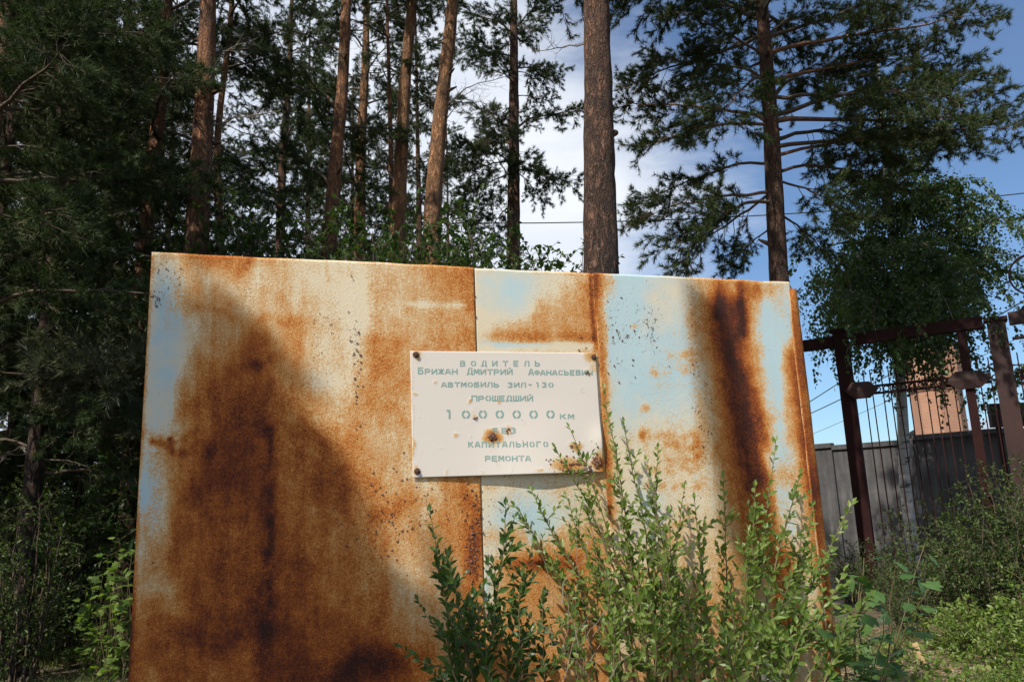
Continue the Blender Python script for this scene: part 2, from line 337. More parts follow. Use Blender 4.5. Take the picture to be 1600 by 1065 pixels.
def curve(p0, p1, n=8, sag=0., wob=.0):
    p0, p1 = np.array(tuple(p0), float), np.array(tuple(p1), float); t = np.linspace(0, 1, n)[:, None]
    L = np.linalg.norm(p1-p0); P = p0+(p1-p0)*t; P[:, 2] += (sag*4*t*(1-t))[:, 0]*L
    if wob:
        w = np.cumsum(rng.normal(size=(n, 3)), 0)*wob*L/n**.5; w -= t*w[-1]; w[0] = 0; P += w
    return P
def lerp_path(P, t):
    x = t*(len(P)-1); i = np.clip(np.floor(x).astype(int), 0, len(P)-2); f = (x-i)[:, None]
    return P[i]*(1-f)+P[i+1]*f, unit(P[i+1]-P[i])

# ------------------------------------------------------------------ pine limbs (shared data)
def gen_limb(L, dens=1.0, nw=.0038, start=.22, mat='needle', wood='twig'):
    """pine limb along +X with upturned twigs; returns (wood mesh, needle mesh)"""
    wb, nb = MB(), MB()
    main = curve((0, 0, 0), (L, 0, L*.02), 12, sag=rng.uniform(.01, .07), wob=.035)
    tube(wb, main, np.linspace(.017*L**.7, .004, 12), 6)
    ns = int(L*10*dens); P_all, D_all = [], []
    for k in range(ns):
        t = start+(1-start)*(k+.5+rng.uniform(-.3, .3))/ns
        p, d = lerp_path(main, np.array([min(t, .995)])); p, d = p[0], d[0]
        side = 1 if k % 2 else -1
        ang = R(rng.uniform(28, 75))*side
        dd = np.array([math.cos(ang), math.sin(ang), rng.uniform(-.55, .35)])
        sl_ = rng.uniform(.28, .72)*(1.15-.55*t)*L**.55
        end = p+unit(dd)*sl_+np.array([0, 0, rng.uniform(-.12, .12)])
        sub = curve(p, end, 6, sag=rng.uniform(-.08, .1), wob=.08)
        tube(wb, sub, np.linspace(.006, .0022, 6), 3, cap=False)
        nt_ = max(4, int(sl_*21))
        for q in range(nt_):
            tt = .22+.78*(q+rng.uniform(0, .9))/nt_
            p2, d2 = lerp_path(sub, np.array([min(tt, .99)])); p2, d2 = p2[0], d2[0]
            td = unit(d2+rng.normal(size=3)*.55+np.array([0, 0, .15])); tl = rng.uniform(.07, .2)
            tw = np.array([p2, p2+td*tl]); tube(wb, tw, [.0024, .0016], 3, cap=False)
            m_ = int(rng.integers(34, 48)); s_ = rng.uniform(.25, 1.0, m_)
            P_all.append(p2+td*(tl*s_)[:, None]); D_all.append(unit(td*.95+rvec(m_)*.85))
        # tip brush
        m_ = 34; P_all.append(np.repeat(end[None], m_, 0)); D_all.append(unit(unit(dd)*.8+rvec(m_)*.8))
    P, D = np.concatenate(P_all), np.concatenate(D_all)
    needles(nb, P, D, rng.uniform(.055, .10, len(P)), nw)
    return wb.mesh('limb', wood, True), nb.mesh('needles', mat), L
def gen_dead(L):
    wb = MB(); main = curve((0, 0, 0), (L, 0, -L*.12), 9, sag=.05, wob=.07)
    tube(wb, main, np.linspace(.013*L**.6, .003, 9), 5)
    for k in range(int(7*L)+3):
        p, d = lerp_path(main, rng.uniform(.2, .95, 1)); e = p[0]+unit(rng.normal(size=3)+d[0]*1.2)*rng.uniform(.1, .45)*L**.5
        s = curve(p[0], e, 5, wob=.12); tube(wb, s, np.linspace(.0045, .0015, 5), 3, cap=False)
        for _ in range(2):
            p3, d3 = lerp_path(s, rng.uniform(.3, .9, 1)); tube(wb, curve(p3[0], p3[0]+unit(rng.normal(size=3)+d3[0])*.12, 3, wob=.1), [.002, .0015, .001], 3, cap=False)
    return wb.mesh('dead_branch', 'twig_grey', True), None, L
LIMBS = [gen_limb(L, d) for L, d in ((1.0, 1.2), (1.4, 1.2), (1.9, 1.1), (2.4, 1.1), (2.4, .9), (3.1, 1.0), (3.1, .85), (3.9, .95))]
LIMBS_ORANGE = [gen_limb(L, d, wood='twig_orange', start=st) for L, d, st in ((1.6, .95, .3), (2.3, .9, .3), (3.0, .85, .3), (3.6, .9, .3), (4.4, .85, .28))]
LIMBS_PALE = [gen_limb(L, 1.25, mat='needle_pale', nw=.0038) for L in (.9, 1.3)]
DEAD = [gen_dead(L) for L in (.7, 1.1, 1.6, 2.2)]
def orient(start, direction, s, roll=0.0, rollup=True):
    d = Vector(direction).normalized(); z = Vector((0, 0, 1)); y = z.cross(d)
    if y.length < .05: y = Vector((0, 1, 0))
    y.normalize(); z = d.cross(y); m3 = Matrix((d, y, z)).transposed()
    return Matrix.Translation(Vector(start)) @ (m3 @ Matrix.Rotation(roll, 3, 'X')).to_4x4() @ Matrix.Diagonal((s, s, s, 1))
def place_limb(root, start, end, lib, name='limb', roll=None):
    """start/end in world; child of root (which is unrotated)"""
    s, e = Vector(start)-root.location, Vector(end)-root.location; L = (e-s).length
    best = sorted(lib, key=lambda a: abs(math.log(a[2]/L)))[:2]; w, nd, l0 = best[random.random() < .3]
    mw = orient(s, e-s, L/l0, random.uniform(-.5, .5) if roll is None else roll)
    o = link(name, w, root, mw)
    if nd is not None: link('needles', nd, o)
    return o
def trunk_mesh(mb, path, rad, seg=20, amp=.06, seed=1, rows=None):
    P = np.array([tuple(p) for p in path], float); n = rows or int(np.linalg.norm(P[-1]-P[0])*9)+2
    t = np.linspace(0, 1, n); cum = np.linspace(0, 1, len(P)); Q = np.stack([np.interp(t, cum, P[:, k]) for k in range(3)], 1)
    ker = np.ones(9)/9
    for k in range(3):
        pad = np.concatenate([2*Q[0, k]-Q[4:0:-1, k], Q[:, k], 2*Q[-1, k]-Q[-2:-6:-1, k]]); Q[:, k] = np.convolve(pad, ker, 'valid')
    r = np.interp(t, cum, rad)
    th = np.arange(seg)*2*np.pi/seg; c, s = np.cos(th), np.sin(th)
    X = Q[:, None, 0]+r[:, None]*c; Y = Q[:, None, 1]+r[:, None]*s; Z = np.repeat(Q[:, 2:3], seg, 1)
    nn = vnoise(np.stack([c[None]*2.6+0*Z, s[None]*2.6+0*Z, Z*3.1+seed*7.3], -1), seed)+.6*vnoise(np.stack([c[None]*6+0*Z, s[None]*6+0*Z, Z*8+seed], -1), seed+3)
    X += c*nn*amp*2*r[:, None]; Y += s*nn*amp*2*r[:, None]
    V = np.stack([X, Y, Z], -1).reshape(-1, 3); i = np.arange(n-1)[:, None]*seg; j = np.arange(seg)[None]; k = (j+1) % seg
    mb.add(V, np.stack([i+j, i+k, i+seg+k, i+seg+j], -1).reshape(-1, 4)); mb.add(V[-seg:], [list(range(seg))])
    return Q
def pine(label, px_path, depth, width_px, H=13.0, crown0=6.0, nl=26, bark='bark', lib=None, Lm=2.6, dead=4, base=None, extra=(), name='pine_tree', group='pine trees behind the board', droop=.1, ddir=None, back=False):
    """px_path: [(px,py),...] from low to high in the photo; extends to the ground and up to H"""
    pts = [at(x, y, depth) for x, y in px_path] if px_path else [Vector((base[0], base[1], 0)), Vector((base[0]+random.uniform(-.3, .3), base[1], H*.6))]
    a, b_ = pts[0], pts[1]; sl = (b_-a)/(b_.z-a.z) if b_.z-a.z else Vector((0, 0, 1))
    g = a-sl*(a.z+.1)*.6; g.z = -.1
    if not px_path: pts = pts[1:]; g = Vector((base[0], base[1], -.1))
    c_, d_ = (pts[-2], pts[-1]) if len(pts) > 1 else (g, pts[0]); s2 = (d_-c_)/(d_.z-c_.z)
    if H > d_.z+.5:
        top = d_+s2*(H-d_.z)*.4; top.z = H; pts = pts+[top]
    allp = [g]+pts; r0 = 1.17*width_px/FPX*depth/2 if px_path else width_px/2
    zz = [p.z for p in allp]; r = [r0*(1.08 if z < .5 else 1)*max(.16, (1-max(0, z-2.)/(H-2.)*.84)) for z in zz]
    root = thing(name, label, 'pine tree', (g.x, g.y, 0), group)
    mb = MB(); loc = np.array([g.x, g.y, 0])
    # resample path evenly in z
    zs = np.linspace(zz[0], zz[-1], 40); arr = np.array([tuple(p) for p in allp]); pa = np.stack([np.interp(zs, zz, arr[:, k]) for k in range(3)], 1); ra = np.interp(zs, zz, r)
    sd = random.randint(1, 999)
    Q = trunk_mesh(mb, pa-loc, ra, seed=sd, seg=24 if width_px > 40 else 14, amp=.07)
    # flare
    mb.obj('trunk', bark, root, True)
    def axis(z): return np.array([np.interp(z, zs, pa[:, 0]), np.interp(z, zs, pa[:, 1]), z]), np.interp(z, zs, ra)
    ga = random.uniform(0, 6.28)
    for k in range(nl):
        t = (k+random.random()*.7)/nl; z = crown0+(H-crown0-.3)*t; p, rr = axis(z); ga += 2.4+random.uniform(-.4, .4)
        L = Lm*(1.0-.72*t**1.3)*random.uniform(.72, 1.1)*(.75 if t < .12 else 1)
        el = random.uniform(-.22, .12)-droop+.7*t
        d = np.array([math.cos(ga)*math.cos(el), math.sin(ga)*math.cos(el), math.sin(el)])
        place_limb(root, p, p+d*L, lib or LIMBS)
    for k in range(dead):
        z = random.uniform(max(2.2, crown0-3.2), crown0+.6); p, rr = axis(z); a_ = random.uniform(0, 6.28)
        L = random.uniform(.5, 1.6); place_limb(root, p, p+np.array([math.cos(a_), math.sin(a_), random.uniform(-.35, .3)])*L, DEAD, 'dead_branch')
    if px_path and not group.endswith('behind'):             # short snapped stubs and knots along the visible trunk
        for k in range(7):
            z = random.uniform(2.8, 8.5); p, rr = axis(z); a_ = random.uniform(0, 6.28); sb = MB(); d_v = np.array([math.cos(a_), math.sin(a_), random.uniform(-.1, .5)]); q0 = p-loc+d_v*rr*.6; L = random.uniform(.03, .16)
            tube(sb, [q0, q0+d_v*(rr*.5+L*.4), q0+d_v*(rr*.5+L)], [rr*.30, rr*.2, rr*.09], 7); sb.obj('branch_stub', 'bark_dark', root, True)
    for (sx, sy, ex, ey, dd, kind) in extra:                     # limbs aimed from a photo pixel to another
        s_ = at(sx, sy, depth); e_ = at(ex, ey, depth+dd)
        p, rr = axis(s_.z); s_ = Vector((p[0], p[1], s_.z))
        place_limb(root, s_, e_, {'n': LIMBS, 'o': LIMBS_ORANGE, 'p': LIMBS_PALE, 'd': DEAD}[kind], 'dead_branch' if kind == 'd' else 'limb')
    return root

# ------------------------------------------------------------------ ground
def terrain(x, y):
    x = np.asarray(x, float); y = np.asarray(y, float)
    p = np.stack([x*.35, y*.35, 0*x], -1); q = np.stack([x*2.1, y*2.1, 0*x+5], -1)
    z = vnoise(p, 11)*.16+vnoise(q, 12)*.05
    return z*np.clip(1.2-np.hypot(x, y)/60, 0, 1)-.02
g_ = np.linspace(-1, 1, 261); g_ = np.sign(g_)*(.09*np.abs(g_)+.91*np.abs(g_)**3.2)*500
GX, GY = np.meshgrid(g_, g_+6); GZ = terrain(GX, GY)
mb = MB(); n_ = len(g_); i_ = (np.arange(n_-1)[:, None]*n_+np.arange(n_-1)[None]).ravel()
mb.add(np.stack([GX, GY, GZ], -1).reshape(-1, 3), np.stack([i_, i_+1, i_+n_+1, i_+n_], -1))
tag(mb.obj('ground', 'soil', None, True), kind='structure')

# ------------------------------------------------------------------ the steel board
TL = at(237, 394, 4.2); lo, hi = 3.0, 9.0
for _ in range(50):
    md = (lo+hi)/2
    if at(1240, 441, md).z < TL.z: lo = md
    else: hi = md
TR = at(1240, 441, lo); BO = Vector((TL.x, TL.y, 0)); BX = Vector((TR.x-TL.x, TR.y-TL.y, 0)); BWID = BX.length; BX.normalize()
BY = Vector((0, 0, 1)).cross(BX)                    # points away from the camera
BZ = TL.z
BM = Matrix(((BX.x, BY.x, 0, BO.x), (BX.y, BY.y, 0, BO.y), (0, 0, 1, 0), (0, 0, 0, 1)))
def hit(px, py, off=0.0):                           # photo pixel -> board coordinates (u along, v up)
    d = ray(px, py); o = Vector((0, 0, EYE)); pl = BO+BY*off; k = (pl-o).dot(BY)/d.dot(BY); p = o+d*k-BO
    return p.dot(BX), p.z
_o = np.array([0, 0, EYE]); _bo, _bx = np.array(tuple(BO)), np.array(tuple(BX))
def to_px(u, v):                                    # board coordinates -> photo pixel (used to lay out stains)
    p = _bo+u[..., None]*_bx+np.stack([0*v, 0*v, v], -1)-_o
    z = p@np.array(tuple(fwd)); return W0/2+FPX*(p@np.array(tuple(rt)))/z, H0/2-FPX*(p@np.array(tuple(up)))/z
ROWS = np.array([400, 450, 500, 550, 600, 650, 700, 750, 800, 850, 900, 950, 1000, 1060, 1300.])
GL = ['1 3 5 5 6 3 2 2 3 4 5 5', '1 1 3 3 3 3 2 1 3 4 5 5', '1 1 4 4 4 5 3 1 4 3 4 4', '1 1 3 5 6 5 3 2 5 4 5 5', '1 1 5 6 6 5 2 3 5 4 4 4', '1 1 5 7 7 5 4 4 5 4 4 4',
      '1 2 5 7 7 5 6 5 4 4 4 4', '0 2 6 7 7 5 6 6 4 3 5 5', '0 2 6 6 7 5 5 5 6 4 5 6', '1 3 6 6 6 6 5 5 5 4 5 6', '2 3 6 6 6 6 5 5 5 3 4 5', '5 5 6 6 7 6 6 5 6 4 4 5', '6 6 7 7 7 7 6 6 6 5 4 5', '6 6 6 5 6 7 7 8 6 5 4 5', '7 7 7 7 7 7 7 7 7 6 6 6']
GM = ['2 2 2 5 5', '1 1 3 4 4', '2 4 4 4 4', '2 3 3 3 4', '3 3 3 3 3', '3 3 3 3 3', '3 3 3 3 4', '2 2 2 3 4', '1 2 1 3 3', '3 4 4 4 4', '2 5 5 5 4', '3 5 5 5 5', '4 5 5 5 5', '5 5 5 5 5', '6 6 6 6 6']
GR = ['5 1 1 2 4 5 4 3', '4 1 1 2 4 4 2 3', '3 1 1 2 5 5 1 4', '3 0 1 2 4 5 1 5', '4 1 1 2 4 5 2 5', '5 1 1 2 4 5 3 5', '5 2 3 3 4 5 2 5', '5 3 2 3 3 5 4 5', '4 3 2 3 3 5 2 4', '4 3 3 4 3 5 1 4', '4 4 5 4 4 5 1 4', '4 5 3 4 5 5 1 3', '4 3 4 5 4 5 2 4', '5 4 5 4 5 5 2 4', '6 6 6 6 6 6 6 6']
XL = np.array([200, 250, 300, 350, 400, 450, 500, 550, 600, 650, 700, 752.]); XM = np.array([750, 800, 850, 900, 930.]); XR = np.array([930, 960, 1000, 1050, 1100, 1150, 1200, 1260.])
def grid_lookup(G, X, px, py):
    A = np.array([[float(t) for t in r.split()] for r in G])
    px = px+vnoise(np.stack([px/31, py/55, 0*px], -1), 31)*42+vnoise(np.stack([px/12, py/25, 0*px], -1), 35)*14; py = py+vnoise(np.stack([px/35, py/60, 0*px], -1), 33)*60
    px = np.clip(px, X[0], X[-1]-1e-3); py = np.clip(py, ROWS[0], ROWS[-1]-1e-3)
    i = np.clip(np.searchsorted(X, px, 'right')-1, 0, len(X)-2); j = np.clip(np.searchsorted(ROWS, py, 'right')-1, 0, len(ROWS)-2)
    a = (px-X[i])/(X[i+1]-X[i]); b = (py-ROWS[j])/(ROWS[j+1]-ROWS[j]); a = a*a*(3-2*a); b = b*b*(3-2*b)
    return (A[j, i]*(1-a)+A[j, i+1]*a)*(1-b)+(A[j+1, i]*(1-a)+A[j+1, i+1]*a)*b
def blob(px, py, x, y, sx, sy, v, k=2.):
    return v*np.exp(-((np.abs(px-x)/sx)**k+(np.abs(py-y)/sy)**k))
def seg_blob(px, py, pts, s, v):
    out = 0*px
    for (x0, y0), (x1, y1) in zip(pts[:-1], pts[1:]):
        dx, dy = x1-x0, y1-y0; t = np.clip(((px-x0)*dx+(py-y0)*dy)/(dx*dx+dy*dy), 0, 1)
        out = np.maximum(out, v*np.exp(-(((px-x0-t*dx)**2+(py-y0-t*dy)**2)/s**2)))
    return out
def stain_board(u, v, which):
    px, py = to_px(u, v)
    G, X = {'L': (GL, XL), 'M': (GM, XM), 'R': (GR, XR)}[which]
    g = grid_lookup(G, X, px, py); rust = np.interp(g, [0, 1, 2, 3, 4, 5, 6, 7, 8, 9], [-.12, -.02, .08, .19, .30, .42, .55, .68, .80, .92])+{'L': .065, 'M': .02, 'R': -.01}[which]+(.09*np.clip((py-560)/150, 0, 1)*np.clip((560-px+(py-560)*.15)/90, 0, 1)*np.clip((px-275)/50, 0, 1) if which == 'L' else 0)
    blue = 0*px+.10; pit = 0*px+.08
    if which == 'L':
        blue += blob(px, py, 255, 560, 30, 130, .52)+blob(px, py, 235, 790, 26, 110, .6)+blob(px, py, 285, 490, 30, 40, .3)+blob(px, py, 262, 480, 12, 16, .35)+blob(px, py, 225, 790, 16, 30, .4)+blob(px, py, 272, 450, 30, 40, .3)+blob(px, py, 500, 600, 40, 40, .28)
        pit += blob(px, py, 265, 430, 30, 30, .8)+blob(px, py, 505, 510, 28, 55, .7)+blob(px, py, 385, 450, 60, 60, .45)+blob(px, py, 480, 570, 30, 30, .5)+blob(px, py, 555, 560, 8, 90, .8)+blob(px, py, 240, 470, 12, 22, .9)+blob(px, py, 655, 780, 90, 60, .45)+blob(px, py, 740, 860, 22, 60, 1.1)+blob(px, py, 600, 830, 50, 40, .45)+blob(px, py, 255, 870, 40, 60, .4)
        rust += seg_blob(px, py, [(418, 560), (424, 760), (420, 850), (421, 960)], 10, .20)*(.55+1.6*vnoise(np.stack([px/9, py/16, 0*px], -1), 51))+blob(px, py, 422, 985, 26, 14, .30)+blob(px, py, 425, 850, 9, 40, .16)+blob(px, py, 400, 570, 15, 9, .3)
        rust += seg_blob(px, py, [(391, 560), (395, 510), (415, 492), (445, 505)], 6, .10)+seg_blob(px, py, [(308, 478), (345, 485), (368, 498)], 5, .10)
        rust += seg_blob(px, py, [(238, 686), (290, 684)], 5, .45)*(.6+1.5*vnoise(np.stack([px/7, py/5, 0*px], -1), 61))+seg_blob(px, py, [(240, 710), (288, 708)], 4, .3)*(.5+1.6*vnoise(np.stack([px/6, py/5, 0*px], -1), 62))+seg_blob(px, py, [(266, 690), (270, 705)], 4, .3)+seg_blob(px, py, [(238, 692), (262, 698)], 4, .35)
        rust += seg_blob(px, py, [(510, 400), (512, 440)], 2, .2)-seg_blob(px, py, [(640, 474), (670, 476), (722, 478)], 5, .22)+blob(px, py, 742, 470, 14, 70, .12)
        rust += seg_blob(px, py, [(237, 394), (222, 660), (200, 1065)], 5, .35)*(py > 400)+blob(px, py, 335, 408, 28, 14, .1)
        rust += blob(px, py, 740, 870, 16, 60, .22)+blob(px, py, 595, 1040, 60, 30, .3)+blob(px, py, 600, 700, 14, 60, -.1)
        rust += blob(px, py, 245, 870, 40, 70, .12)+.10*vnoise(np.stack([px/22, py/34, 0*px], -1), 41)*(px < 330)*2
    if which == 'M':
        blue += blob(px, py, 800, 450, 60, 50, .55)+blob(px, py, 815, 825, 55, 60, .8)+blob(px, py, 800, 535, 60, 12, .55)+blob(px, py, 760, 930, 12, 60, .6)+blob(px, py, 900, 780, 50, 40, .35)
        d = (px-770)*.55+(py-520)                      # diagonal edge between pale and rusty paint
        rust += .10*np.tanh(d/14)*(py < 535)*(py > 430)+seg_blob(px, py, [(755, 524), (925, 528)], 9, .18)-seg_blob(px, py, [(752, 541), (925, 540)], 6, .26)
        rust += seg_blob(px, py, [(922, 425), (925, 490), (930, 545)], 4, .40)+blob(px, py, 835, 880, 60, 12, .35)+blob(px, py, 905, 870, 30, 40, .2)+seg_blob(px, py, [(760, 760), (830, 755)], 6, .12)
        pit += seg_blob(px, py, [(922, 430), (925, 490)], 8, .8)+blob(px, py, 790, 790, 60, 20, .6)+blob(px, py, 810, 870, 50, 20, .7)
    if which == 'R':
        blue += blob(px, py, 970, 470, 40, 90, .75)+blob(px, py, 990, 600, 60, 90, .55)+blob(px, py, 1195, 580, 42, 150, .95)+blob(px, py, 1060, 560, 40, 110, .55)+blob(px, py, 1010, 420, 40, 30, .4)+blob(px, py, 1225, 500, 14, 60, .4)+blob(px, py, 1090, 700, 16, 110, .35)+blob(px, py, 1215, 720, 30, 60, .5)+blob(px, py, 1225, 880, 34, 120, .6)+blob(px, py, 1020, 800, 50, 60, .4)+blob(px, py, 960, 960, 50, 60, .3)
        core = [(1128, 478), (1134, 540), (1150, 640), (1165, 720), (1185, 800), (1205, 880), (1222, 1000)]
        rust += seg_blob(px, py, core, 26, .52)+seg_blob(px, py, [(x+20, y) for x, y in core], 14, .22)+seg_blob(px, py, [(1122, 440), (1122, 490)], 9, .3)
        rust += seg_blob(px, py, [(1155, 445), (1162, 520)], 8, .4)+seg_blob(px, py, [(1180, 610), (1197, 700)], 9, .3)+blob(px, py, 1185, 455, 30, 14, .32)
        for yy, x0, x1, a in ((510, 990, 1010, .3), (555, 1025, 1075, .32), (577, 1020, 1070, .3), (600, 1030, 1070, .2), (640, 1000, 1008, .42), (680, 1002, 1012, .45), (681, 1030, 1085, .2), (697, 1040, 1090, .26), (715, 1045, 1095, .3), (735, 1000, 1090, .26), (760, 1010, 1090, .2), (820, 960, 1060, .2)):
            rust += seg_blob(px, py+9*vnoise(np.stack([px/14, 0*px, py/30], -1), 71), [(x0, yy), (x1, yy-2)], 8, a)*(.55+1.5*vnoise(np.stack([px/11, py/9, 0*px], -1), 72))
        rust += seg_blob(px, py, [(932, 425), (934, 480), (940, 560), (945, 660), (952, 800)], 9, .40)+seg_blob(px, py, [(926, 425), (929, 490)], 4, .3)
        rust += seg_blob(px, py, [(1236, 560), (1252, 640), (1268, 760), (1290, 940), (1305, 1060)], 13, .34)
        pit += blob(px, py, 965, 520, 50, 60, .52)+blob(px, py, 1015, 505, 18, 50, .55)+blob(px, py, 1085, 560, 14, 120, .5)+blob(px, py, 1100, 700, 20, 90, .6)+blob(px, py, 1240, 500, 12, 50, .7)
    if which == 'E':
        pass
    rust = rust+np.where(py < 404, .04, 0)
    return rust, np.clip(blue, 0, 1), np.clip(pit, 0, 1.2)
def stained(me, rust, blue, pit):
    a = me.attributes.new('stain', 'FLOAT_COLOR', 'POINT')
    c = np.ones((len(rust), 4), np.float32); c[:, 0] = rust; c[:, 1] = blue; c[:, 2] = pit
    a.data.foreach_set('color', c.ravel())
board = thing('steel_board', 'big rusting pale blue steel board standing upright behind the leafy shrubs', 'board')
board.matrix_world = BM; bpy.context.view_layer.update()
def sheet(u0, u1, v0, v1, which, proud=0.0, name='sheet', step=.011, label=None):
    nu, nv = int((u1-u0)/step)+2, int((v1-v0)/(step*1.4))+2
    U, V = np.meshgrid(np.linspace(u0, u1, nu), np.linspace(v0, v1, nv))
    # lines follow the measured, slightly uneven top edge; sheet is gently dished between its welds
    Y = -proud+vnoise(np.stack([U*1.3, V*1.1, 0*U+ord(which)], -1), 3)*.012+vnoise(np.stack([U*5, V*4, 0*U], -1), 4)*.003
    V2 = V+(V > v1-.02)*vnoise(np.stack([U*7, 0*U, 0*U], -1), 9)*.006
    mb = MB(); i = (np.arange(nv-1)[:, None]*nu+np.arange(nu-1)[None]).ravel()
    mb.add(np.stack([U, Y, V2], -1).reshape(-1, 3), np.stack([i, i+1, i+nu+1, i+nu], -1))
    o = mb.obj(name, 'rust', board, True); stained(o.data, *stain_board(U.ravel(), V.ravel(), which))
    # turned-back edges give the sheet its thickness
    sol = o.modifiers.new('thickness', 'SOLIDIFY'); sol.thickness = .004; sol.offset = -1 if True else 1
    if label: o['label'] = label
    return o
uS1, _ = hit(743, 480); uS1b, _ = hit(752, 800); uS1 = (uS1+uS1b)/2; uS2, _ = hit(930, 480); uE, _ = hit(1233, 440)
sheet(0, uS1-.0012, .04, BZ, 'L', .004, label='wide orange and brown rusted sheet')
sheet(uS1+.0012, uS2+.006, .04, BZ-.004, 'M', 0, label='narrow cream and tan centre sheet')
sheet(uS2, uE, .04, BZ-.002, 'R', .008, label='pale blue sheet with a dark rust streak')
# rusted edge strip on the right, starting a little below the corner
uW, vW = hit(1242, 452); mb = MB(); nv = 240
vv = np.linspace(.02, vW, nv); wob_ = vnoise(np.stack([vv*9, 0*vv, 0*vv], -1), 5)*.004
prof = [(uE-.030, -.0105), (uE-.014, -.014), (uW+.004, -.015), (uW+.006, -.008), (uW+.006, .05)]
V = np.stack([np.stack([p[0]+wob_*(1 if k in (0, 2, 3, 4) else .5)-(.02*(1-np.clip((vW-vv)/.25, 0, 1)) if k == 0 else 0)*-1, 0*vv+p[1], vv], -1) for k, p in enumerate(prof)], 1)
i = (np.arange(nv-1)[:, None]*5+np.arange(4)[None]).ravel(); mb.add(V.reshape(-1, 3), np.stack([i, i+1, i+6, i+5], -1))
o = mb.obj('edge_strip', 'rust', board, True)
rr = np.stack([.2+0*vv, .62+.25*np.clip((vW-vv-.5)/1.2, 0, 1), .5+0*vv, .12+0*vv, .6+0*vv], 1)+vnoise(np.stack([np.repeat(vv[:, None], 5, 1)*6, np.zeros((nv, 5)), np.zeros((nv, 5))], -1), 8)*.5
stained(o.data, rr.ravel(), np.full(nv*5, .35), np.full(nv*5, .4)); o['label'] = 'heavily rusted right edge strip'
# frame behind
mb = MB(); box(mb, (.02, .012, 0), (.07, .06, BZ-.02)); mb.obj('frame_post', 'steel', board)
mb = MB(); box(mb, (uS2-.03, .012, 0), (uS2+.02, .06, BZ-.02)); mb.obj('frame_post', 'steel', board)
mb = MB(); box(mb, (uE-.06, .012, 0), (uE-.005, .06, BZ-.03)); mb.obj('frame_post', 'steel', board)
for z in (.3, 1.5, BZ-.1):
    mb = MB(); box(mb, (.072, .012, z), (uS2-.032, .05, z+.05)); box(mb, (uS2+.022, .012, z), (uE-.062, .05, z+.05)); mb.obj('frame_rail', 'steel', board)
# raised rust blisters and a torn edge at the dark patch
def lump(mb, c, r, flat=.4, n=14, seed=None):
    """irregular flake"""
    th = np.linspace(0, 2*np.pi, n, endpoint=False); k = rng.uniform(.6, 1.25, n)
    ring = np.stack([c[0]+np.cos(th)*r*k, np.full(n, c[1]), c[2]+np.sin(th)*r*k], 1)
    ring2 = np.stack([c[0]+np.cos(th)*r*k*.55, np.full(n, c[1]-r*flat)+rng.uniform(-.3, .3, n)*r*flat, c[2]+np.sin(th)*r*k*.55], 1)
    tip = np.array([[c[0], c[1]-r*flat*.75, c[2]]]); i = np.arange(n); j = (i+1) % n
    mb.add(np.concatenate([ring, ring2, tip]), np.stack([i, j, n+j, n+i], -1)); mb.add(np.concatenate([ring, ring2, tip])[n:], np.stack([i, j, np.full(n, n)], -1))
mb = MB()
for cx, cy, sx, sy, n in ((740, 850, 8, 45, 60), (560, 560, 6, 70, 26), (660, 770, 60, 30, 40), (963, 520, 30, 40, 34), (600, 830, 30, 30, 30)):
    for _ in range(n):
        u, v = hit(cx+rng.normal()*sx, cy+rng.normal()*sy)
        lump(mb, (u, -.006-(.004 if u > uS2 else 0), v), rng.uniform(.003, .009), .5, 7)
tag(mb.obj('rust_flakes', 'flake', board), kind='stuff')
mb = MB()                                                            # spot welds along the first seam
for k in range(14):
    v = .3+k*.2+rng.uniform(-.05, .05); lump(mb, (uS1+rng.uniform(-.002, .002), -.003, v), .007, .5, 8)
tag(mb.obj('spot_welds', 'bolt', board), kind='stuff')

# ------------------------------------------------------------------ the notice plate
PTL, PTR, PBR, PBL = [np.array(hit(x, y, -.02)) for x, y in ((641, 548), (931, 551), (943, 737), (645, 746))]
plate = thing('notice_plate', 'off white metal plate with green stencilled lettering bolted to the rusty board', 'plate')
plate.matrix_world = BM
def plate_pt(s, t):                                 # s along, t down, both 0..1
    s = np.asarray(s, float); t = np.asarray(t, float)
    q = (PTL*(1-s[..., None])+PTR*s[..., None])*(1-t[..., None])+(PBL*(1-s[..., None])+PBR*s[..., None])*t[..., None]
    y = -.018-.030*np.exp(-((s-.62)/.26)**2)*np.clip(t-.35, 0, 1)**1.6/.5-.004*np.sin(s*9)*t*.5-.012*np.exp(-((s-1)/.06)**2)*np.exp(-((t-.75)/.12)**2)
    v = q[..., 1]+(-.018*np.exp(-((s-.45)/.3)**2)*t**6*0)
    return np.stack([q[..., 0], y, v], -1)
def plate_st(px, py):
    q = np.array(hit(px, py, -.02)); A = PTR-PTL; B = PBL-PTL; st = np.linalg.solve(np.stack([A, B], 1), q-PTL)
    for _ in range(6):
        s, t = st; cur = (PTL*(1-s)+PTR*s)*(1-t)+(PBL*(1-s)+PBR*s)*t
        Js = (PTR-PTL)*(1-t)+(PBR-PBL)*t; Jt = (PBL-PTL)*(1-s)+(PBR-PTR)*s; st = st+np.linalg.solve(np.stack([Js, Jt], 1), q-cur)
    return st
ns, nt2 = 210, 140; S, T = np.meshgrid(np.linspace(0, 1, ns), np.linspace(0, 1, nt2)); PP = plate_pt(S, T)
ppx, ppy = to_px(PP[..., 0], PP[..., 2])
ppx = ppx+vnoise(np.stack([S*22, T*15, 0*S], -1), 5)*7; ppy = ppy+vnoise(np.stack([S*22, T*15, 0*S+4], -1), 6)*7
pr = 0*S-.10
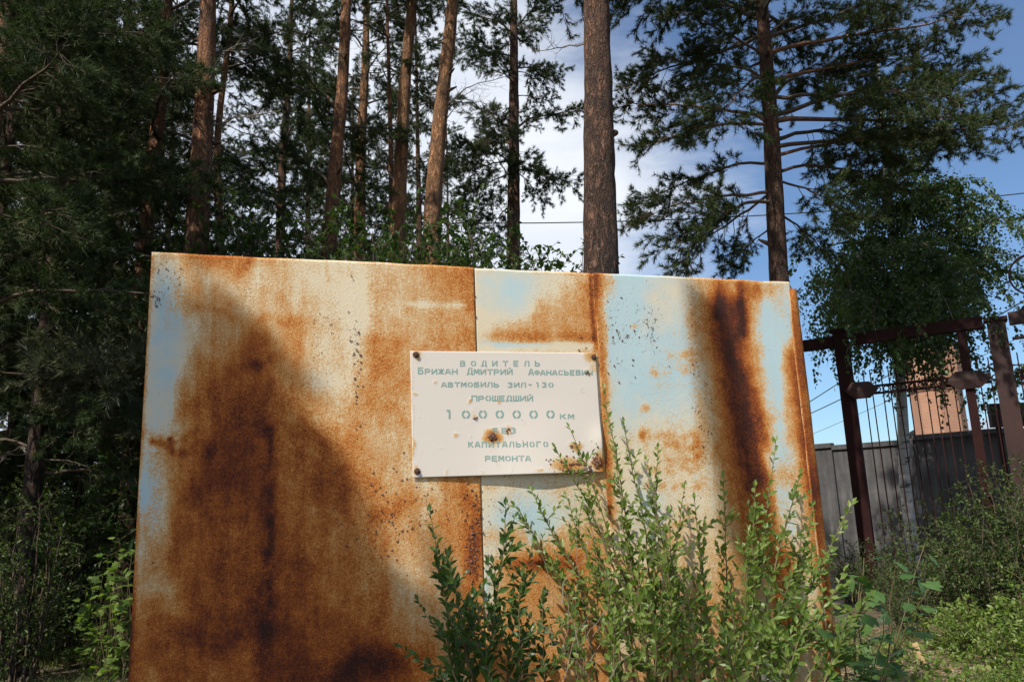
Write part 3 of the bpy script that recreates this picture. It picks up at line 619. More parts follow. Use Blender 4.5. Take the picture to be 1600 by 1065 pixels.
for x, y, sx, sy, a in ((652, 556, 10, 12, .45), (925, 556, 16, 14, .55), (930, 572, 16, 20, .35), (650, 735, 9, 14, .45), (768, 682, 16, 12, .75), (768, 690, 10, 20, .35), (738, 650, 9, 22, .25), (740, 652, 4, 4, .4), (712, 679, 5, 6, .45), (733, 627, 4, 5, .5), (778, 628, 5, 6, .4), (794, 673, 10, 9, .4), (897, 697, 14, 9, .6), (890, 727, 34, 15, .6), (905, 733, 18, 8, .4), (935, 722, 14, 18, .8), (870, 722, 24, 16, .3), (916, 712, 30, 20, .25), (917, 582, 8, 7, .55), (907, 610, 6, 9, .25), (773, 720, 4, 16, .3), (795, 732, 4, 14, .25), (697, 738, 4, 9, .35), (643, 620, 4, 60, .3), (645, 700, 4, 40, .4), (659, 560, 10, 22, .2), (752, 738, 6, 8, .3), (840, 735, 14, 8, .35), (678, 598, 3, 4, .35), (648, 615, 3, 4, .45), (658, 653, 3, 4, .25), (690, 700, 5, 5, .2), (734, 684, 3, 4, .3), (755, 673, 3, 3, .3), (905, 693, 3, 3, .4), (922, 690, 3, 3, .4), (885, 715, 4, 4, .3)):
    pr = np.maximum(pr, -.1+blob(ppx, ppy, x, y, sx, sy, a)+.0)
mb = MB(); i = (np.arange(nt2-1)[:, None]*ns+np.arange(ns-1)[None]).ravel(); mb.add(PP.reshape(-1, 3), np.stack([i, i+ns, i+ns+1, i+1], -1))
o = mb.obj('plate_sheet', 'plate', plate, True); stained(o.data, pr.ravel(), 0*pr.ravel(), np.clip(pr*1.4, 0, .6).ravel())
sol = o.modifiers.new('thickness', 'SOLIDIFY'); sol.thickness = .002; sol.offset = -1
# stencil alphabet: strokes on a unit cell (y up), with bridges left open
def arc(cx, cy, rx, ry, a0, a1, n=9):
    a = np.radians(np.linspace(a0, a1, n)); return [(cx+rx*math.cos(t), cy+ry*math.sin(t)) for t in a]
O_ = [arc(.5, .5, .39, .39, 100, 260), arc(.5, .5, .39, .39, -80, 80)]
GLY = {
 'О': O_, '0': O_, 'С': [arc(.54, .5, .41, .39, 100, 260), arc(.54, .5, .41, .39, 35, 80, 4), arc(.54, .5, .41, .39, 280, 325, 4)],
 'В': [[(.1, 0), (.1, 1)], [(.26, .9), (.72, .9), (.86, .72), (.72, .53), (.26, .53)], [(.72, .45), (.9, .28), (.74, .1), (.26, .1)]],
 'Б': [[(.1, 0), (.1, 1)], [(.26, .9), (.9, .9)], [(.26, .55), (.74, .55), (.9, .33), (.74, .1), (.26, .1)]],
 'Р': [[(.1, 0), (.1, 1)], [(.26, .9), (.74, .9), (.9, .68), (.74, .45), (.26, .45)]],
 'Ь': [[(.1, 0), (.1, 1)], [(.26, .55), (.74, .55), (.9, .33), (.74, .1), (.26, .1)]],
 'И': [[(.1, 0), (.1, 1)], [(.9, 0), (.9, 1)], [(.24, .16), (.76, .84)]],
 'Й': [[(.1, 0), (.1, 1)], [(.9, 0), (.9, 1)], [(.24, .16), (.76, .84)], [(.34, 1.2), (.5, 1.1), (.66, 1.2)]],
 'Н': [[(.1, 0), (.1, 1)], [(.9, 0), (.9, 1)], [(.26, .5), (.74, .5)]],
 'П': [[(.1, 0), (.1, 1)], [(.9, 0), (.9, 1)], [(.26, .9), (.74, .9)]],
 'Т': [[(.0, .9), (.40, .9)], [(.60, .9), (1, .9)], [(.5, 0), (.5, .82)]],
 'Е': [[(.1, 0), (.1, 1)], [(.26, .9), (.9, .9)], [(.26, .5), (.8, .5)], [(.26, .1), (.9, .1)]],
 'Л': [[(.02, .1), (.14, .1), (.3, .9), (.5, .9)], [(.64, .9), (.88, .9), (.88, 0)]],
 'Д': [[(.16, .22), (.34, .92), (.52, .92)], [(.62, .92), (.82, .92), (.82, .22)], [(.04, -.1), (.04, .12), (.44, .12)], [(.58, .12), (.96, .12), (.96, -.1)]],
 'А': [[(.04, 0), (.40, .96)], [(.60, .96), (.96, 0)], [(.34, .3), (.66, .3)]],
 'М': [[(.08, 0), (.1, 1)], [(.92, 0), (.9, 1)], [(.24, .92), (.47, .25)], [(.53, .25), (.76, .92)]],
 'Ж': [[(.5, 0), (.5, 1)], [(.04, .95), (.4, .52)], [(.04, .05), (.4, .48)], [(.96, .95), (.6, .52)], [(.96, .05), (.6, .48)]],
 'К': [[(.1, 0), (.1, 1)], [(.28, .5), (.88, .96)], [(.42, .5), (.92, .04)]],
 'Ф': [[(.5, 0), (.5, 1)], arc(.42, .52, .36, .27, 110, 250), arc(.58, .52, .36, .27, -70, 70)],
 'Ч': [[(.1, 1), (.1, .6), (.3, .45), (.72, .45)], [(.9, 0), (.9, 1)]],
 'Ш': [[(.08, 0), (.08, 1)], [(.5, .12), (.5, 1)], [(.92, 0), (.92, 1)], [(.2, .1), (.8, .1)]],
 'Г': [[(.1, 0), (.1, 1)], [(.26, .9), (.9, .9)]],
 'З': [[(.1, .84), (.3, .92), (.7, .92), (.84, .72), (.7, .54), (.4, .54)], [(.7, .46), (.88, .28), (.7, .08), (.3, .08), (.08, .18)]],
 '3': [[(.1, .84), (.3, .92), (.7, .92), (.84, .72), (.7, .54), (.4, .54)], [(.7, .46), (.88, .28), (.7, .08), (.3, .08), (.08, .18)]],
 '1': [[(.22, .92), (.62, .92)], [(.56, .84), (.56, 0)]], '-': [[(.1, .5), (.9, .5)]],
}
def glyph(mb, ch, X, Y, w, h, tx, ty):
    """X, Y: pixel origin (left, baseline); laid on the plate through plate_st"""
    for st in GLY[ch]:
        P = np.array(st, float)*[w, h]
        T_ = np.gradient(P, axis=0); T_ = unit(T_); Nn = np.stack([-T_[:, 1], T_[:, 0]], 1)
        L_, R_ = P+Nn*[tx, ty], P-Nn*[tx, ty]
        pts = []
        for q in np.concatenate([L_, R_]):
            s, t = plate_st(X+q[0], Y-q[1]+.01*q[0]); p = plate_pt(s, t)[None][0].copy(); p[1] -= .0009; pts.append(p)
        n = len(P); i = np.arange(n-1); mb.add(np.array(pts), np.stack([i, i+1, n+i+1, n+i], -1))
def text(string, x0, x1, yt, yb, lw=.78, tw=1.0, y1=None, caps=None):
    """letters evenly spaced from x0 to x1; lower-case letters are small capitals"""
    n = len(string); pitch = (x1-x0)/(n-(1-lw)); h = yb-yt
    for k, ch in enumerate(string):
        if ch == ' ': continue
        hh = h if (caps is None or k in caps) else h*.80; w = pitch*lw
        mb = MB(); glyph(mb, ch, x0+k*pitch, yb+((y1 or 0)*(k/n))+rng.uniform(-.25, .25), w, hh, tw*.95, tw*.95); mb.obj('letter', 'letter', plate)
text('ВОДИТЕЛЬ', 719, 844, 563, 572, .50, .95)
text('БРИЖАН', 653, 715, 573.5, 584.5, .84, 1.0, caps=(0,))
text('ДМИТРИЙ', 730, 801, 574, 585, .84, 1.0, caps=(0,))
text('АФАНАСЬЕВИЧ', 826, 926, 575.5, 586, .84, 1.0, caps=(0,))
text('АВТМОБИЛЬ', 689.5, 780, 596.5, 604.5, .84, 1.0)
text('ЗИЛ', 793, 822, 597, 605, .82, 1.0); text('-', 825, 831.5, 596.5, 604.5, 1.0, .95); text('130', 836, 865, 597, 605, .78, 1.0)
text('ПРОШЕДШИЙ', 736.5, 833, 617.5, 626.5, .86, 1.05)
text('1000000', 695, 866.5, 640, 654, .50, 1.55)
text('КМ', 874.5, 897, 646.5, 654.5, .80, 1.0)
text('БЕЗ', 769.5, 806, 668, 677, .62, 1.0); text('КАПИТАЛЬНОГО', 731.5, 855.5, 689.5, 698.5, .74, 1.0); text('РЕМОНТА', 757.5, 828, 711.5, 720.5, .84, 1.0)
for k, (x, y, r_, hole) in enumerate(((650, 554, .015, 0), (928, 558, .014, 0), (652, 736, .015, 0), (935, 722, .018, 1), (768, 682, .021, 1))):
    s, t = plate_st(x, y); p = plate_pt(s, t)
    mb = MB()
    if hole:
        for _ in range(16 if k == 4 else 22): lump(mb, (p[0]+rng.normal()*r_*.55, p[1]-.001, p[2]+rng.normal()*r_*.5), rng.uniform(.35, .7)*r_, rng.uniform(.3, .9), 8)
        o = mb.obj('rusted_bolt', 'flake', plate)
    else:
        th = np.arange(6)*np.pi/3+rng.uniform(0, 1)
        for rr_, ya, yb_ in ((r_*1.25, 0, .0035), (r_*.85, .0035, .013)):
            m6 = 14 if ya == 0 else 6; th = np.arange(m6)*2*np.pi/m6
            a = np.stack([p[0]+np.cos(th)*rr_, np.full(m6, p[1]-ya), p[2]+np.sin(th)*rr_], 1); b = a-np.array([0, yb_-ya, 0])
            i = np.arange(m6); j = (i+1) % m6; mb.add(np.concatenate([a, b]), np.stack([i, j, m6+j, m6+i], -1)); mb.add(b, [list(range(m6))])
        lump(mb, (p[0], p[1]-.012, p[2]), r_*.5, .6, 9)
        o = mb.obj('bolt', 'bolt', plate)
mb = MB()
for cx, cy, sx, sy, n in ((893, 727, 20, 5, 40), (897, 697, 6, 4, 12), (930, 712, 8, 12, 22), (910, 733, 16, 3, 20), (917, 582, 3, 2, 6), (794, 672, 3, 2, 5), (740, 652, 2, 1.5, 5)):
    for _ in range(n):
        x, y = cx+rng.normal()*sx, min(cy+rng.normal()*sy, 736); s, t = plate_st(x, y)
        if 0 < s < 1 and 0 < t < 1: p = plate_pt(s, t); lump(mb, (p[0], p[1]-.001, p[2]), rng.uniform(.003, .010), rng.uniform(.3, .7), 8)
tag(mb.obj('rust_scabs', 'flake', plate), kind='stuff')

# ------------------------------------------------------------------ pines in view
G1 = 'tall pines rising above the board'
pine('thickest dark barked pine trunk rising right of centre behind the board', [(938, 424), (936, 200), (932, 0)], 8.2, 56, H=15, crown0=9.4, nl=30, Lm=3.1, bark='bark_dark', dead=0, group=G1,
     extra=((935, 75, 838, 70, .3, 'd'), (950, 128, 985, 133, -.1, 'd'), (945, 26, 962, 22, 0, 'd')))
pine('wide crowned pine whose dark boughs fill the right of the sky', [(1217, 440), (1205, 200), (1190, 0)], 10.6, 33, H=14, crown0=8.2, nl=28, bark='bark_dark', dead=0, Lm=3.2, group=G1,
     extra=((1210, 300, 985, 355, -.3, 'o'), (1205, 300, 1065, 410, .6, 'n'), (1208, 250, 1010, 320, .8, 'n'), (1204, 195, 1000, 235, -.4, 'o'), (1204, 195, 985, 165, .5, 'o'), (1200, 120, 1030, 100, .3, 'n'), (1197, 90, 1050, 20, -.5, 'n'), (1195, 30, 985, 0, .2, 'n'), (1200, 120, 1130, 190, -1.2, 'n'),
            (1207, 130, 1455, 95, .2, 'o'), (1205, 85, 1545, 30, -.3, 'o'), (1204, 60, 1440, 0, .6, 'n'), (1208, 190, 1575, 190, .2, 'o'), (1208, 180, 1510, 140, .9, 'n'), (1209, 245, 1480, 225, -.5, 'o'), (1210, 265, 1400, 290, .4, 'n'), (1212, 280, 1330, 340, -.6, 'n'), (1210, 230, 1590, 210, -.9, 'n'), (1209, 220, 1420, 255, 1.2, 'n'), (1205, 150, 1500, 170, -1.3, 'n'), (1213, 330, 1290, 400, .5, 'n'), (1208, 160, 1350, 110, 1.5, 'n'), (1214, 350, 1140, 420, .3, 'n'), (1212, 310, 1060, 380, -.9, 'n'), (1203, 60, 1290, 0, .2, 'n'), (1203, 40, 1120, 0, .9, 'n')))
pine('sunlit orange barked pine leaning right, third trunk left of centre sky', [(674, 412), (676, 320), (688, 180), (702, 60), (708, 0)], 11.5, 34, H=15, crown0=10.5, nl=13, bark='bark_orange', dead=2, group=G1,
     extra=((682, 240, 728, 130, .4, 'd'), (690, 180, 760, 150, .8, 'd')))
pine('orange pine trunk forking beside a thin grey dead stem', [(621, 408), (624, 300), (632, 130), (645, 0)], 12.2, 30, H=15, crown0=10.5, nl=13, bark='bark_orange', dead=3, group=G1,
     extra=((622, 290, 560, 180, .3, 'd'), (625, 230, 680, 130, .8, 'd')))
r_ = pine('slim grey stemmed pine close against an orange trunk', [(612, 408), (611, 260), (608, 120), (604, 0)], 12.8, 12, H=13, crown0=8.8, nl=9, Lm=1.6, bark='bark', dead=4, group=G1, extra=((608, 110, 530, 125, .2, 'd'), (609, 130, 565, 60, .2, 'd')))
pine('pine trunk half hidden by foliage, sunlit patch at mid height', [(513, 404), (522, 280), (536, 130), (541, 0)], 11.0, 28, H=14.5, crown0=10.2, nl=13, bark='bark', dead=4, group=G1,
     extra=((520, 300, 440, 240, .8, 'n'), (522, 280, 590, 300, .5, 'n'), (530, 200, 600, 210, 1.0, 'n'), (533, 170, 420, 130, 1.0, 'n')))
pine('farther straight pine with orange upper trunk behind dark sprays', [(562, 404), (563, 250), (571, 100), (573, 0)], 15.5, 24, H=16, crown0=6.6, nl=30, bark='bark_orange', dead=4, group=G1, Lm=2.2)
pine('thick left pine with sunlit scaly bark and a forked side trunk', [(308, 392), (312, 280), (322, 120), (325, 0)], 9.4, 41, H=14, crown0=9.8, nl=11, bark='bark', dead=2, group=G1,
     extra=((318, 130, 220, 70, .6, 'n'), (316, 210, 430, 160, .3, 'd'), (313, 200, 255, 195, .2, 'd'), (312, 230, 400, 245, .4, 'd'), (330, 180, 362, 40, .2, 'd'), (312, 280, 395, 270, .5, 'd'), (318, 100, 400, 60, 1, 'n')))
pine('pine beside the forked one, its limb reaching left', [(345, 392), (338, 250), (342, 180), (358, 60)], 10.2, 16, H=12, crown0=8.3, nl=12, bark='bark_orange', dead=2, group=G1, Lm=1.7)
pine('leaning brown pine just left of the board corner', [(216, 560), (226, 380), (240, 240), (256, 130), (262, 0)], 10.8, 29, H=13.5, crown0=6.2, nl=26, bark='bark', dead=3, group=G1,
     extra=((236, 250, 150, 180, .6, 'n'), (240, 220, 160, 240, .2, 'n'), (250, 130, 190, 90, -.5, 'n'), (232, 300, 180, 270, .2, 'd')))
pine('straight dark pine in the gap with needle whorls in mid sky', [(802, 418), (803, 200), (803, 0)], 15.0, 26, H=16, crown0=7.3, nl=20, bark='bark_dark', dead=0, Lm=1.9, group=G1,
     extra=((803, 150, 862, 160, .2, 'n'), (803, 100, 860, 110, -.3, 'n'), (803, 110, 865, 135, .3, 'n'), (803, 130, 740, 60, .5, 'n'), (803, 60, 850, 30, .6, 'n'), (803, 50, 700, 20, .6, 'n'),
            (803, 190, 752, 175, -.6, 'p'), (803, 215, 835, 190, -.5, 'p'), (803, 200, 765, 225, -.8, 'p'), (803, 230, 820, 265, -.6, 'n'), (803, 250, 722, 275, .2, 'n'), (803, 255, 705, 230, .6, 'n'), (803, 265, 850, 320, .2, 'n'), (803, 260, 852, 275, -.5, 'n'), (803, 270, 720, 315, .7, 'n'), (803, 240, 765, 200, .9, 'n'), (803, 285, 765, 320, -.4, 'n'), (803, 80, 770, 10, -.6, 'n')))
pine('far dark pine between the left trunks', [(437, 400), (441, 260), (452, 120), (456, 0)], 17, 20, H=16, crown0=5.0, nl=30, bark='bark_dark', dead=3, Lm=2.3, group=G1)
pine('half hidden dark pine at the far left among needles', [(62, 640), (80, 440), (92, 300), (100, 100)], 9.5, 24, H=13, crown0=2.2, nl=40, bark='bark_dark', dead=4, Lm=2.3, group=G1)
pine('pine cut by the upper left photo edge', [(-30, 600), (-12, 200), (10, 40)], 8.0, 30, H=12, crown0=3.6, nl=30, bark='bark', dead=3, Lm=2.5, group=G1,
     extra=((-10, 230, 110, 240, .1, 'n'), (-10, 160, 120, 130, .3, 'n'), (-20, 330, 90, 370, .2, 'n'), (-10, 100, 170, 40, .1, 'n'), (-10, 80, 90, 60, -.6, 'n')))
pine('slender dark pine behind the pine with sunlit patch', [(655, 405), (655, 340), (652, 200), (650, 60)], 19, 14, H=15, crown0=5.6, nl=30, bark='bark_dark', dead=2, Lm=2.0, group=G1)
# more of the same forest behind and to the left
G2 = 'pines of the forest behind'
for k, (px, dp, h, c0, lm) in enumerate(((20, 14, 13, 1.4, 2.7), (120, 13, 14, 1.8, 2.6), (175, 16, 14, 1.6, 2.7), (480, 22, 17, 7, 2.4), (255, 20, 16, 5.6, 2.4), (-60, 12, 13, 1.5, 2.6), (540, 26, 17, 9.5, 2.4), (80, 20, 16, 1.8, 3), (205, 25, 17, 3, 3), (-40, 20, 16, 1.8, 3), (430, 28, 18, 10.5, 2.6), (700, 30, 17, 10., 2.3))):
    b_ = at(px, 800, dp)
    lab = {20: 'bushy pine at the far left behind the half hidden one', 120: 'bushy pine between the half hidden pine and the leaning brown pine', 175: 'bushy pine right behind the leaning brown pine', 390: 'distant pine between the forked left pine and the far dark pine', 480: 'distant pine left of the trunk with the sunlit patch', 255: 'distant pine seen between the leaning brown pine and the thick left pine', 345: 'very distant pine right of the forked left pine', -60: 'bushy pine boughs cut by the left photo edge', 540: 'very distant pine behind the trunk with the sunlit patch', 80: 'distant shaded pine at the far left', 205: 'very distant shaded pine behind the leaning brown pine', -40: 'distant shaded pine cut by the left photo edge', 430: 'most distant pine behind the far dark pine', 700: 'most distant pine right of the sunlit orange trunk'}[px]
    pine(lab, None, dp, .26, H=h, crown0=c0, nl=int((h-c0)*(4.4 if px < 230 else 3.2)), bark='bark_dark', dead=3, Lm=lm, base=(b_.x, b_.y), group=G2)
# young pine with pale sprays low at the left of the board
b_ = at(185, 700, 9.0)
yp = thing('young_pine', 'low grey green young pine spray beside the left board edge', 'young pine', (b_.x+.5, b_.y+.5, 0))
mb = MB(); tube(mb, curve((0, 0, -.1), (.1, 0, 3.6), 10, wob=.02), np.linspace(.05, .012, 10), 8); mb.obj('trunk', 'bark_dark', yp, True)
for (ex, ey, dd) in ((60, 585, -.6), (110, 560, -.3), (160, 570, -.7), (120, 610, -.2), (190, 600, 0), (85, 640, .1), (150, 540, .3), (200, 560, -.3), (205, 640, -.2)):
    e = at(ex, ey, b_.y+dd); place_limb(yp, (b_.x+.55, b_.y+.5, max(.3, e.z-.25)), e, LIMBS_PALE)
# bough entering at the far right top
b_ = at(1700, 100, 9.0)
pine('pine at the far right, only bough tips in frame', None, 9, .3, H=12, crown0=7.5, nl=18, base=(b_.x+1.3, b_.y+.4), Lm=2.2, dead=0, group=G1)
rp_ = C.objects[-1]

# ------------------------------------------------------------------ unseen pines beside and behind the viewer, placed and shaped to throw the shade
def bough_to(root, base_xy, targets, lib, zoff=.35):
    for (px, py, t) in targets:
        u, v = hit(px, py); wpt = BO+BX*u+Vector((0, 0, v)); e = wpt+SUN*t
        hub = Vector((base_xy[0], base_xy[1], e.z-zoff-random.uniform(0, .4)))
        place_limb(root, hub, e+(e-hub).normalized()*.3, lib)['keep'] = 1
u, v = hit(300, 900); w_ = BO+BX*u+Vector((0, 0, v)); c_ = w_+SUN*9.5
b1 = (c_.x-.7, c_.y-.2)
sp = pine('broad pine standing left of the viewer', None, 0, .3, H=12.5, crown0=6.2, nl=12, base=b1, Lm=1.6, dead=2, group='pines around the viewer')
bough_to(sp, b1, [(random.gauss(345+(y_-600)*.05, 32), y_, random.uniform(9.4, 10.8)) for y_ in range(590, 1120, 9)], LIMBS[:5])
bough_to(sp, b1, [(455, 640, 10.2), (470, 672, 10), (462, 700, 10.3), (445, 725, 10), (515, 905, 9.8), (540, 960, 9.6), (560, 985, 9.6), (575, 1010, 9.5), (600, 1035, 9.5), (620, 1070, 9.4), (700, 1065, 9.3), (755, 1030, 9.5), (500, 990, 9.6), (480, 1030, 9.4), (520, 1060, 9.4), (560, 1090, 9.3), (440, 940, 9.7), (460, 1000, 9.5), (395, 560, 10.4), (350, 520, 10.6), (660, 1100, 9.2), (440, 1090, 9.2)], LIMBS)
u, v = hit(1150, 650); w_ = BO+BX*u+Vector((0, 0, v)); c_ = w_+SUN*11
b2 = (c_.x-1.6, c_.y-2.2)
sp2 = pine('open pine standing behind the viewer', None, 0, .28, H=13.5, crown0=10.4, nl=12, base=b2, Lm=1.6, dead=2, group='pines around the viewer')
a_ = hit(1103, 475); b_ = hit(1180, 880); A3 = BO+BX*a_[0]+Vector((0, 0, a_[1]))+SUN*9.5; B3 = BO+BX*b_[0]+Vector((0, 0, b_[1]))+SUN*11.5
lb = MB(); pth = curve(B3-Vector(tuple(sp2.location)), A3-Vector(tuple(sp2.location)), 8, wob=.02)
tube(lb, curve((0, 0, pth[0][2]-.6), pth[0], 5, sag=.1), np.linspace(.07, .06, 5), 8); tube(lb, pth, np.linspace(.13, .085, 8), 8); lb.obj('limb', 'twig_orange', sp2, True)['keep'] = 2
for k, (x, y, t) in enumerate(((1120, 560, 10), (1140, 700, 10.5))):
    h_ = hit(x, y); e = BO+BX*h_[0]+Vector((0, 0, h_[1]))+SUN*t; pass
OUT_L = ['pine outside the left edge of view, '+t for t in ('low and close to the board', 'low, behind the closest one', 'low, level with the shaded bushes', 'tall, a little behind the viewer', 'tall, in the middle of the stand', 'tall, level with the back of the forest', 'tall, level with the viewer', 'tall, deep in the stand', 'tall, far to the side', 'tall, farthest back')]
VT = [sp, sp2]; AIMED = set(id_.name for id_ in list(sp.children)+list(sp2.children)) if False else set()
for k, (x, y, h, c0) in enumerate(((-8.3, 3.2, 9.5, 4), (-9.5, 7.5, 10.5, 3.0), (-11.5, 11, 11, 3), (-10.5, .5, 12, 4), (-12.5, 6, 13.5, 4), (-14, 15, 14, 3), (-8.2, -1.5, 13, 6), (-17, 9, 14, 3), (-15, 2, 13, 4), (-18, 20, 15, 3))):  # out-of-view pines added to keep the left forest in shade
    VT.append(pine(OUT_L[k], None, 0, .3, H=h, crown0=c0, nl=int((h-c0)*4.2), base=(x, y), Lm=2.9, dead=2, group='pines around the viewer'))
for k, (x, y, h, c0) in enumerate(((5.2, 2.4, 14, 9.6), (8.2, 5.5, 13, 7.5), (11, 8, 13, 6))):  # the nearest one is added, unseen, to shade the fence side
    VT.append(pine(['pine just outside the right edge of view, nearest the viewer', 'pine outside the right edge of view beside the thicket', 'pine outside the right edge of view near the fence'][k], None, 0, .3, H=h, crown0=c0, nl=24, base=(x, y), Lm=2.6, dead=2, group='pines around the viewer'))
# leave the canopy open where the sun reaches the board
def lit_zone(x, y):
    return (600 < x < 1330 and 380 < y < 1300) or (540 < x < 1330 and 380 < y < 900) or (380 < x <= 640 and 380 < y < 480+(x-380)*.55) or (290 < x <= 380 and 380 < y < 440)
for tr in VT:
    for ch in list(tr.children):
        if not ch.name.startswith(('limb', 'dead')) or (ch.get('keep') and ch.data.name.startswith('limb') and max(v_[0] for v_ in ch.bound_box) < .3): continue
        Mw = Matrix.Translation(tr.location) @ ch.matrix_basis; L_ = max(v_[0] for v_ in ch.bound_box)
        if L_ < .3: continue
        bad = False
        for t_ in (.25, .45, .65, .85, 1.08):
            for off_ in ((0,) if ch.get('keep') else (-.35, 0, .35)):
                p_ = Mw @ Vector((L_*t_, off_*min(1, L_*.5), 0)); k_ = (p_-BO).dot(BY)/SUN.dot(BY); q_ = p_-SUN*k_
                if k_ < 0: continue
                if k_ != 0 and q_.z > -.5:
                    u_ = (q_-BO).dot(BX); x_, y_ = to_px(np.array([u_]), np.array([q_.z]))
                    X_, Y_ = float(x_[0]), float(y_[0])
                    if ch.get('keep') == 2: continue
                    if (ch.get('keep') and ((X_ > 620 and Y_ < 960) or (X_ > 530 and Y_ < 820) or (X_ > 470 and Y_ < 620) or (X_ > 900)) and X_ < 1330 and Y_ > 380) or (not ch.get('keep') and lit_zone(X_, Y_)): bad = True
        if bad:
            for g_c in list(ch.children): bpy.data.objects.remove(g_c)
            bpy.data.objects.remove(ch)

# small gaps in the canopy where the sun falls through
def in_view(p):
    q = p-Vector((0, 0, EYE)); z = q.dot(fwd)
    return z > 0 and abs(q.dot(rt))/z < .70 and abs(q.dot(up))/z < .47
GAPS = [(at(180, 870, 8.8), 1.1), (at(110, 950, 9.8), .8), (at(120, 920, 9.8), .5), (at(682, 200, 11.5), .5), (at(676, 340, 11.5), .55), (at(318, 150, 9.4), .4), (at(312, 240, 9.4), .4), (at(538, 120, 11), .45), (at(238, 260, 10.8), .35), (at(1550, 900, 7.2), .8), (at(1430, 960, 7.5), .7), (at(1560, 1010, 6.4), .6), (at(100, 600, 8.4), .5), (at(640, 100, 12.2), .4), (at(1500, 60, 10.6), .6), (at(1560, 200, 10.6), .5), (at(770, 200, 14.4), .6), (at(90, 80, 8), .6), (at(1470, 900, 8), .6), (at(930, 150, 8.2), .4)]
for ch in [o_ for o_ in C.objects if o_.name.startswith('limb') and o_.parent is not None and not o_.get('keep')]:
    Mw = Matrix.Translation(ch.parent.location) @ ch.matrix_basis; L_ = max(v_[0] for v_ in ch.bound_box); hitgap = False
    for t_ in (.35, .6, .85, 1.05):
        p_ = Mw @ Vector((L_*t_, 0, 0))
        if in_view(p_): hitgap = False; break
        for g_c, rad_ in GAPS:
            w_ = p_-g_c; k_ = w_.dot(SUN)
            if k_ > .5 and (w_-SUN*k_).length < rad_+.25: hitgap = True
    if hitgap:
        for g_c in list(ch.children): bpy.data.objects.remove(g_c)
        bpy.data.objects.remove(ch)

# ------------------------------------------------------------------ broad-leaved growth
def gen_bush(h, w, nst, leafL, mat='leaf_under', wood='twig', per=1.0, seed=0, wid=.5, droop=0.):
    wb, lb = MB(), MB(); P, D, L = [], [], []
    for k in range(nst):
        a = rng.uniform(0, 6.28); rr_ = rng.uniform(0, .18)*w; b0 = np.array([math.cos(a)*rr_, math.sin(a)*rr_, -.05])
        sp_ = w*.5*rng.uniform(.15, 1); e = np.array([math.cos(a)*sp_, math.sin(a)*sp_, h*rng.uniform(.6, 1)*(1-.25*(sp_/w*2)**2)])
        st = curve(b0, e, 9, wob=.06); tube(wb, st, np.linspace(.012*h**.5, .002, 9), 4, cap=False)
        ln = np.linalg.norm(e-b0)
        for q in range(int(ln*9*per)):
            p, d = lerp_path(st, np.array([rng.uniform(.12, .98)])); p, d = p[0], d[0]
            dd = unit(d*.5+rng.normal(size=3)*.8+np.array([0, 0, .1-droop])); sl_ = rng.uniform(.12, .42)*h**.4
            tw = curve(p, p+dd*sl_, 4, sag=.08, wob=.08); tube(wb, tw, [.003, .0025, .002, .0012], 3, cap=False)
            m_ = int(sl_/leafL*2.1)+2; t = rng.uniform(.15, 1, m_); pp, d3 = lerp_path(tw, np.minimum(t, .99))
            P.append(pp); D.append(unit(d3*.8+rvec(m_)*.9+np.array([0, 0, -droop]))); L.append(rng.uniform(.6, 1.15, m_)*leafL)
    P, D, L = map(np.concatenate, (P, D, L)); leaves(lb, P, D, L, wid)
    return wb.mesh('stems', wood, True), lb.mesh('foliage', mat)
BUSH = {'under': [gen_bush(1.8, 1.9, 15, .062, per=1.3), gen_bush(1.6, 2.0, 14, .07, per=1.3), gen_bush(2.2, 1.7, 16, .055, per=1.2)],
        'bright': [gen_bush(.8, 1.0, 12, .062, 'leaf_light', 'stem_green', 1.6, wid=.56), gen_bush(.7, 1.1, 12, .075, 'leaf_light', 'stem_green', 1.6, wid=.6), gen_bush(.75, 1.0, 12, .055, 'leaf', 'stem_green', 1.7, wid=.6)],
        'fresh': [gen_bush(.9, .8, 9, .085, 'leaf_bright', 'stem_green', 1.2, wid=.6, droop=.3), gen_bush(.6, .8, 9, .07, 'leaf_bright', 'stem_green', 1.3, wid=.6, droop=.2)],
        'young': [gen_bush(2.4, 1.0, 15, .044, 'leaf_birch', 'twig', 1.7, wid=.65), gen_bush(2.6, 1.0, 15, .044, 'leaf_birch', 'twig', 1.6, wid=.65)]}
def bush(kind, x, y, s, label, group, name='bush', cat='bush', z=None, sz=None, foliage_mat=None):
    o = thing(name, label, cat, (x, y, float(terrain(x, y)) if z is None else z), group)
    w_, f_ = random.choice(BUSH[kind]); a = random.uniform(0, 6.28)
    mw = Matrix.Rotation(a, 4, 'Z') @ Matrix.Diagonal((s, s, sz or s, 1))
    link('stems', w_, o, mw); link('foliage', f_, o, mw); return o
